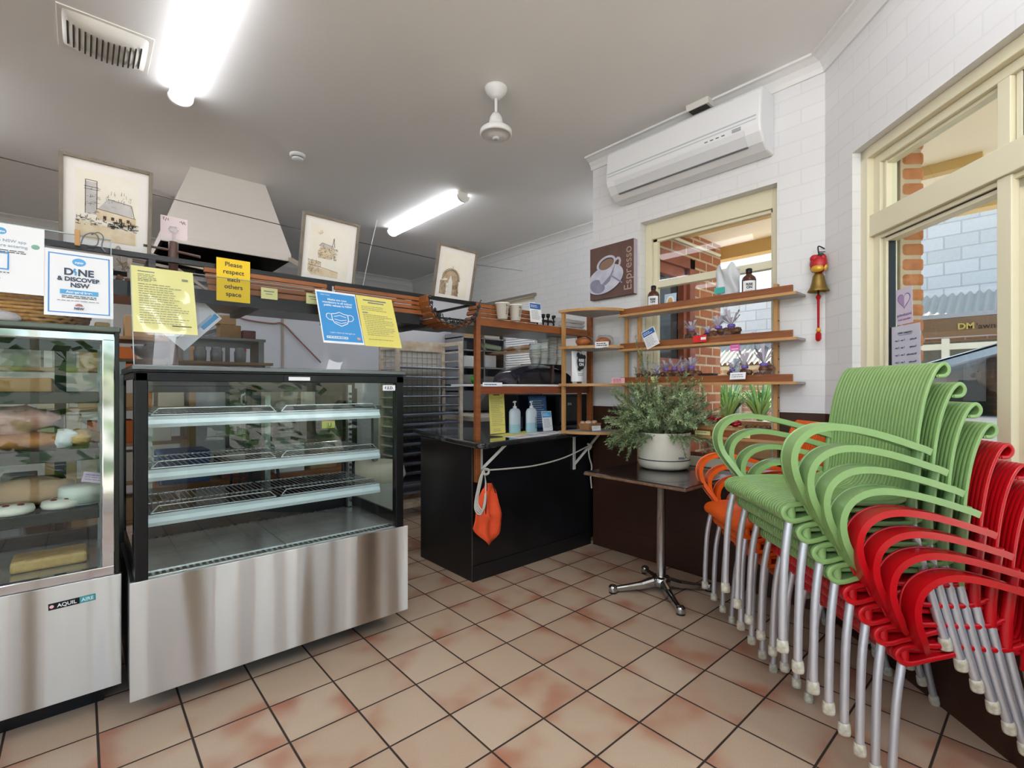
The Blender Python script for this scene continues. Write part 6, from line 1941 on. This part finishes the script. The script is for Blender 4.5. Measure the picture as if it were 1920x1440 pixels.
# steel shelving, duct and bench on the right kitchen wall
ss = thing('steel_shelving', 'steel wall shelving with trays beyond the bakery trolley', 'shelving', (4.0, 5.2, 1.2))
for z in (1.30, 1.52, 1.74, 1.90):
    MB().box(3.55, 4.27, 4.95, 5.32, z - .015, z).build('shelf', STEEL2, ss)
MB().box(3.55, 3.58, 4.95, 5.32, 1.2, 1.95).box(4.24, 4.27, 4.95, 5.3, 1.2, 1.95).box(3.9, 3.92, 4.95, 5.32, 1.2, 1.95).build('upright', STEEL2, ss)
bxs = [(3.60, 1.305, .2, .12, 'grey_tub', '#8f8d8a', 'grey tub at the left of the lowest steel shelf'), (3.60, 1.525, .22, .14, 'white_tray_stack', '#dfe1e2', 'white tray stack at the left of the middle steel shelf'), (3.95, 1.525, .2, .16, 'white_tray_stack', '#dfe1e2', 'white tray stack at the right of the middle steel shelf'), (3.6, 1.905, .3, .12, 'tan_carton', '#b9966a', 'lettered tan carton on top of the steel shelving'),
       (3.95, 1.905, .26, .16, 'pale_carton', '#d9cbb8', 'pale carton on top of the steel shelving'), (3.95, 1.305, .18, .1, 'grey_tub', '#8f8d8a', 'grey tub at the right of the lowest steel shelf')]
for x, z, w_, h_, n_, c_, lab in bxs:
    tag(MB().box(x, x + w_, 5.0, 5.25, z, z + h_).build(n_, mat(n_, c_, .6), bevel=.004), lab, 'box')
tag(MB().blob((3.78, 5.02, 1.36), .07, .06, .055, 12, .25, 4).build('green_bag', mat('bright_green_bag', '#39b52e', .4)), 'crumpled bright green bag on the lowest steel shelf', 'bag')
sd_ = thing('sloped_duct', 'sloped steel guard and bench below the steel shelving', 'bench', (3.8, 4.7, 0))
MB().prism([(4.4, 1.22), (5.3, 1.22), (5.3, .98), (4.7, .98)], 3.55, 4.26, Matrix(((0, 0, 1, 0), (1, 0, 0, 0), (0, 1, 0, 0), (0, 0, 0, 1)))).build('guard', mat('dull_steel', '#8d9092'), sd_)
MB().box(3.1, 4.26, 4.0, 4.9, .90, .95).build('bench_top', mat('pale_bench', '#c9c2b3', .4), sd_, .004)
MB().box(3.14, 4.22, 4.04, 4.86, .0, .9).build('cabinet', mat('dull_steel', '#8d9092'), sd_)
ws = thing('window_shelf', 'kitchen window ledge shelf with sauce bottles under the blind', 'shelf', (4.1, 4.8, 1.26))
MB().box(4.05, 4.275, 4.35, 5.3, 1.262, 1.285).build('board', WHITE, ws)
MB().box(4.05, 4.275, 3.6, 5.1, 1.70, 1.72).build('board', mat('tan_board', '#b79a78', .6), ws)
for i, (y, m, n_, lab) in enumerate(((4.86, mat('mustard_jar', '#d39a2a', .4), 'jar', 'mustard yellow jar on the window ledge behind the timber frame'), (4.72, mat('sauce_brown', '#b0733f', .4), 'sauce_bottle', 'tall brown sauce bottle with a pointed lid on the window ledge'), (4.62, mat('red_jar', '#c2312a', .4), 'jar', 'short red jar on the window ledge'))):
    p = [(0, 1.286), (.045, 1.286), (.045, 1.37), (.04, 1.375), (0, 1.375)] if i != 1 else [(0, 1.286), (.04, 1.286), (.04, 1.40), (.025, 1.43), (.006, 1.50), (0, 1.50)]
    tag(MB().lathe(p, 18, c=(4.12, y, 0)).build(n_, m), lab, 'jar' if i != 1 else 'bottle')
rl = thing('paper_roll', 'pale green roll hanging on cords under the overhead rack beyond the counter', 'roll', (2.25, 2.85, 1.55))
MB().tube([(2.20, 2.80, 1.565), (2.36, 2.80, 1.548)], .019, 14).build('roll', mat('pale_green_roll', '#b3bd9b', .6), rl)
MB().tube([(2.2, 2.8, 1.57), (2.17, 2.8, 1.65)], .002, 5).tube([(2.36, 2.8, 1.55), (2.38, 2.8, 1.65)], .002, 5).build('cord', BLKM, rl)
sg = thing('brown_paper_bags', 'pile of brown paper bags on the tan board below the blind', 'bag', (4.1, 4.4, 1.72))
MB().blob((4.15, 4.5, 1.755), .08, .35, .035, 16, .1, 3).build('bags', mat('kraft_bag', '#b58d66'), sg)
# ---------------------------------------------------------------- outside
ext_brick = brickmat('face_brick', '#b06c45', '#955538', '#c7b094', .24, .086, .011, .9, .85)
ext_brick_y = brickmat('face_brick_side', '#b06c45', '#a1603c', '#c7b094', .24, .086, .011, .9, .85, axes='yz')
soff = mat('eave_lining', '#fff0d2', .7)
struct(MB().prism([(3.3, 2.4), (3.3, .95), (.9, -1.62), (1.9, -2.65), (4.75, .2), (4.75, 2.4)], 2.62, 2.7), 'exterior_soffit', soff)
struct(MB().box(4.66, 4.78, .0, 2.3, 2.5, 2.64).box(3.9, 3.97, .3, 2.3, 2.56, 2.63), 'exterior_beam', mat('eave_beam', '#d9b673', .7))
struct(MB().box(-30, 40, -40, 30, -.3, -.16), 'ground', mat('concrete_paving', '#e0d8ca', .9, bump=.1, bscale=3, var=.6, vscale=2, col2='#d2c9ba'))
# brick return of the kitchen with its timber window
struct(MB().box(4.06, 4.5, 2.17, 2.3, -.2, 2.62).box(3.3, 4.06, 2.17, 2.3, 2.38, 2.62).box(3.3, 4.06, 2.17, 2.3, -.2, .5), 'exterior_wall', ext_brick)
struct(MB().box(4.5, 4.6, 2.17, 4.4, -.2, 2.62).box(4.5, 4.6, 5.3, 7.4, -.2, 2.62).box(4.5, 4.6, 4.4, 5.3, -.2, 1.4), 'exterior_wall_side', ext_brick_y)
red_t = mat('red_stained_timber', '#a65a40', .45, var=.8, vscale=10, col2='#8a4630')
tw = thing('timber_window', 'red stained timber window in the brick wall outside beyond the left of the shelves', 'window', (3.7, 2.2, .5))
MB().box(3.97, 4.06, 2.14, 2.26, .5, 2.38).box(3.3, 4.06, 2.14, 2.26, 2.29, 2.38).box(3.3, 4.06, 2.14, 2.26, .5, .6).build('frame', red_t, tw, .004)
MB().box(3.92, 3.97, 2.17, 2.23, .6, 2.29).box(3.3, 3.97, 2.17, 2.23, 2.2, 2.29).box(3.3, 3.97, 2.16, 2.23, 1.36, 1.5).box(3.3, 3.97, 2.17, 2.23, 1.22, 1.28).box(3.7, 3.74, 2.17, 2.23, .6, 1.22).build('sash', red_t, tw, .004)
MB().box(3.3, 3.92, 2.235, 2.24, .6, 2.2).build('pane', mat('dark_window_pane', '#3c4146', .06, spec=.8), tw)
cd = MB()
cd.tube([(3.45, 2.13, 2.50), (4.5, 2.13, 2.50)], .014, 8)
tag(cd.build('conduit', CREAM), 'cream conduit pipe along the brick wall outside the window', 'pipe')
MB0 = MB()
for i in range(9):
    y = 1.12 + i * .105
    MB0.box(0, .2, y, y + .095, -.05, .03, Matrix.Translation((3.2, 0, .78)) @ Matrix.Rotation(rad(14), 4, 'Y'))
struct(MB0, 'exterior_sill', mat('sill_brick', '#a5643d', .8, var=1, vscale=14, col2='#7b4527', bump=.3, bscale=60), bevel=.008)
mb = MB()
for i in range(29):
    z = .5 + i * .073
    mb.box(.27, .335, .17, .275, z, z + .063, M=MC)
struct(mb, 'exterior_pier', mat('pier_brick', '#c0804f', .85, var=1, vscale=18, col2='#a1613a', bump=.3, bscale=80), bevel=.016)
struct(MB().box(.275, .33, .165, .26, .5, 2.5, M=MC), 'exterior_pier_mortar', mat('mortar', '#b9a88f', .9))
# block building across the way
blk = brickmat('pale_blockwork', '#dad7d1', '#cdcac4', '#bdbbb7', .4, .2, .010, .9, .9, axes='yz', colvar=.7)
brk = brickmat('pale_face_brick', '#c79f86', '#b98f77', '#d9cabb', .24, .086, .012, .6, .9, axes='yz')
struct(MB().box(10, 10.3, -14, 2.6, 2.6, 7.5).box(10, 10.3, 2.6, 12, 2.1, 3.05), 'exterior_block_wall', blk)
struct(MB().box(10.02, 10.3, -14, 12, -.2, 2.1), 'exterior_brick_wall', brk)


def corrug(y0, y1, x0, z0, x1, z1):
    n = int((y1 - y0) / .0125)
    return MB().grid(lambda a, b: (x0 + (x1 - x0) * b + .018 * cos(2 * PI * (y0 + (y1 - y0) * a) / .1), y0 + (y1 - y0) * a, z0 + (z1 - z0) * b + .03 * cos(2 * PI * (y0 + (y1 - y0) * a) / .1)), n, 2)


corm = mat('corrugated_iron', '#bdb5a3', .5, .1)
tag(corrug(-4, 2.55, 9.95, 2.68, 8.9, 2.0).build('awning', corm), 'corrugated iron awning along the pale block building across the way', 'awning')
tag(corrug(2.7, 7, 9.98, 2.15, 9.3, 1.72).build('awning', corm), 'lower corrugated awning seen through the window behind the shelves', 'awning')
sf = thing('shopfront', 'glazed shopfront with cream posts under the corrugated awning across the way', 'shopfront', (9.9, -.5, -.16))
MB().box(9.86, 9.95, -4, 2.5, -.1, .5).build('base_wall', brk, sf)
for y in (-2.6, -1.3, 0, 1.05, 2.3):
    MB().box(8.86, 8.94, y - .04, y + .04, -.16, 1.93).build('post', CREAM, sf)
MB().box(9.9, 9.93, -4, 2.5, .5, 1.95).build('glazing', mat('shop_glass', '#6f736d', .08, spec=.7), sf)
MB().box(8.88, 8.93, -4, 2.5, 1.78, 1.86).build('rail', CREAM, sf)
for i, (y0, y1) in enumerate(((2.8, 4.35), (4.4, 6.0))):
    e = thing('white_window', ('wide' if i == 0 else 'second') + ' cream framed opening in the pale brick building seen between the shelf bags', 'window', (9.9, y0, .9), 0)
    MB().box(9.9, 10.0, y0, y0 + .08, .4, 1.7).box(9.9, 10, y1 - .08, y1, .4, 1.7).box(9.9, 10, y0, y1, 1.62, 1.7).build('frame', CREAM, e)
po = MB().tube([(8.25, 3.62, -.16), (8.25, 3.62, 1.75)], .05, 12)
tag(po.build('street_post', mat('galvanised', '#9aa0a2', .5, .5)), 'grey metal post standing outside among the strappy plants', 'post')
# strappy plants
leafm = mat('strappy_leaf', '#5f8a4a', .5, var=1, vscale=3, col2='#86a862')


def strappy(x, y, z, h, n, seed, lab):
    rg = random.Random(seed)
    mb = MB()
    for i in range(n):
        a, l, w = rg.uniform(0, 2 * PI), h * rg.uniform(.7, 1.2), rg.uniform(.016, .03)
        dx, dy = cos(a), sin(a)
        sp = rg.uniform(.25, .75) * l
        pts = []
        for k in range(6):
            t = k / 5
            r = sp * t
            zz = l * (t * 1.35 - .75 * t * t * (1 if sp > .45 * l else .5))
            ww = w * (1 - t * .9)
            pts += [(x + dx * r - dy * ww, y + dy * r + dx * ww, z + zz), (x + dx * r + dy * ww, y + dy * r - dx * ww, z + zz)]
        mb.add(pts, [(2 * k, 2 * k + 1, 2 * k + 3, 2 * k + 2) for k in range(5)], True)
    return tag(mb.build('strappy_plant', leafm), lab, 'plant', 'strappy plants outside the window')


for i, (x, y, lab) in enumerate(((7.3, 3.75, 'strappy green plant outside nearest the brick corner'), (7.35, 3.35, 'strappy green plant outside in front of the street post'), (7.4, 2.9, 'strappy green plant outside at the right edge of the shelf window'),
                                  (7.75, 3.6, 'strappy green plant outside behind the one at the brick corner'), (7.8, 3.05, 'rearmost strappy green plant outside the shelf window'))):
    strappy(x, y, .72, .72, 70, i + 3, lab)
struct(MB().box(6.95, 8.05, 2.4, 4.2, -.2, .72), 'exterior_planter', ext_brick)
gl = MB().box(4.3, 4.42, .9, 2.12, -.16, .965)
tag(gl.build('ledge_board', PLY), 'low timber ledge wall outside under the shelf window', 'ledge')
# hedge and trees in front of the shop, mirrored in the cabinet glass
hg = MB()
rg = random.Random(4)
for i in range(900):
    p = Vector((rg.uniform(-6, 4), rg.uniform(-6.4, -5.4), rg.uniform(-.1, 2.6)))
    a = rg.uniform(0, PI)
    s_ = rg.uniform(.08, .2)
    u = Vector((cos(a), sin(a), rg.uniform(-.5, .5))) * s_
    w_ = Vector((-sin(a), cos(a), rg.uniform(-.5, 1))) * s_
    hg.add([p - u, p - w_, p + u, p + w_], [(0, 1, 2, 3)])
hg.build('hedge', leafm, kind='stuff')
# vehicle with a rolled awning on its roof
paintb = mat('car_paint', '#b4cdea', .2, .2, coat=.6)
car = thing('car', 'blue and white car parked outside with a rolled awning bag on its roof', 'car', (6, -.4, -.16))
Mcar = Matrix(((0, 0, 1, 5.2), (1, 0, 0, 0), (0, 1, 0, .05), (0, 0, 0, 1)))
side = [(2.1, .15), (2.2, .55), (2.1, .85), (1.45, .98), (.78, 1.38), (.3, 1.54), (-.3, 1.6), (-1.9, 1.58), (-2.3, 1.2), (-2.4, .9), (-2.4, .15)]
low = [(2.1, .15), (2.2, .55), (2.1, .85), (1.45, .98), (-2.4, .98), (-2.4, .15)]
MB().prism(low, 0, 1.65, Mcar).build('body', mat('car_lower', '#e4e7ec', .25, coat=.5), car, .03)
roof = MB()
top = [(1.5, .98), (.85, 1.37), (.3, 1.55), (-.4, 1.62), (-1.95, 1.6), (-2.35, 1.0)]
inn = [(1.36, .98), (.78, 1.32), (.28, 1.475), (-.4, 1.54), (-1.9, 1.52), (-2.25, 1.0)]
for z0, z1 in ((.0, .06), (1.59, 1.65)):
    for i in range(5):
        roof.prism([top[i], top[i + 1], inn[i + 1], inn[i]], z0, z1, Mcar)
for i in range(1, 4):
    roof.prism([top[i], top[i + 1], (top[i + 1][0], top[i + 1][1] - .03), (top[i][0], top[i][1] - .03)], 0, 1.65, Mcar)
roof.prism([(-.62, .98), (-.55, 1.56), (-.47, 1.56), (-.52, .98)], 0, .05, Mcar)
roof.build('cabin_frame', paintb, car, .008)
MB().prism([(1.34, .98), (.77, 1.31), (.28, 1.47), (-.4, 1.53), (-1.88, 1.51), (-2.2, 1.0)], .03, .034, Mcar).build('side_glass', glass('car_glass', '#d9dedf', 1.6, refl=2.2), car)
MB().box(6.77, 6.8, -2.2, 1.2, .98, 1.5).box(5.35, 6.7, -2.2, -1.9, .6, 1.35).box(5.4, 5.95, -.75, -.6, .5, 1.35).build('seats_and_lining', mat('car_seat', '#a69b90', .8), car)  # includes a tan far-side panel added to lighten the dark cabin
for y in (1.55, -1.6):
    MB().lathe([(0, -.02), (.2, -.02), (.33, 0), (.33, .2), (0, .2)], 28, Matrix.Translation((5.2, y, .17)) @ Matrix.Rotation(PI / 2, 4, 'Y')).build('wheel', mat('tyre', '#1c1c1d', .8), car)
ab = thing('rolled_awning', 'brown rolled awning bag lettered along the car roof', 'awning bag', (5.16, -.3, 1.66))
MB().sweep([(5.16, .8, 1.745), (5.16, .74, 1.745), (5.16, -2, 1.745)], [(.09, -.07), (.09, .05), (.05, .085), (-.05, .085), (-.09, .05), (-.09, -.07)], smooth=False, scale=[.5, 1, 1]).build('bag', mat('awning_bag', '#8c7560', .6), ab)
MB().box(5.075, 5.25, -2, .76, 1.8, 1.833).build('cover', mat('awning_cover', '#b9c4d8', .5), ab)
text('DM', .064, frame((5.068, .53, 1.705), (0, -1, 0)), mat('gold_print', '#d9c873', .5), ab, align='LEFT', bold=.002)
text("'awning'", .058, frame((5.068, .425, 1.70), (0, -1, 0)), INK, ab, align='LEFT')
# person in the car
pe = thing('person', 'person in a dark top sitting inside the parked car', 'person', (5.62, .36, .63))
skin = mat('skin', '#a98672', .5)
bd = MB()
bd.lathe([(0, .55), (.17, .57), (.18, .75), (.2, .95), (.17, 1.06), (.07, 1.11), (.055, 1.16)], 20, Matrix.Translation((5.62, 0.520, 0.160)) @ Matrix.Diagonal((.7, 1.1, 1, 1)))
bd.tube(curve([(5.52, 0.460, 1.100), (5.42, 0.580, 0.940), (5.46, 0.820, 0.980)], 5), .045, 10)
bd.build('clothing', mat('dark_cloth', '#2b2d33', .8), pe)
hd = MB()
hd.blob((5.62, 0.380, 1.370), .078, .098, .125, 20)
hd.blob((5.62, 0.485, 1.360), .014, .026, .022, 8)
hd.blob((5.575, 0.460, 1.390), .012, .012, .009, 8)
hd.blob((5.545, 0.360, 1.360), .012, .02, .032, 8)
hd.tube([(5.62, 0.360, 1.180), (5.62, 0.370, 1.300)], .052, 12)
hd.build('body', skin, pe)
MB().blob((5.62, 0.355, 1.405), .084, .1, .105, 18).build('hair', mat('grey_hair', '#7d7a76', .7), pe)
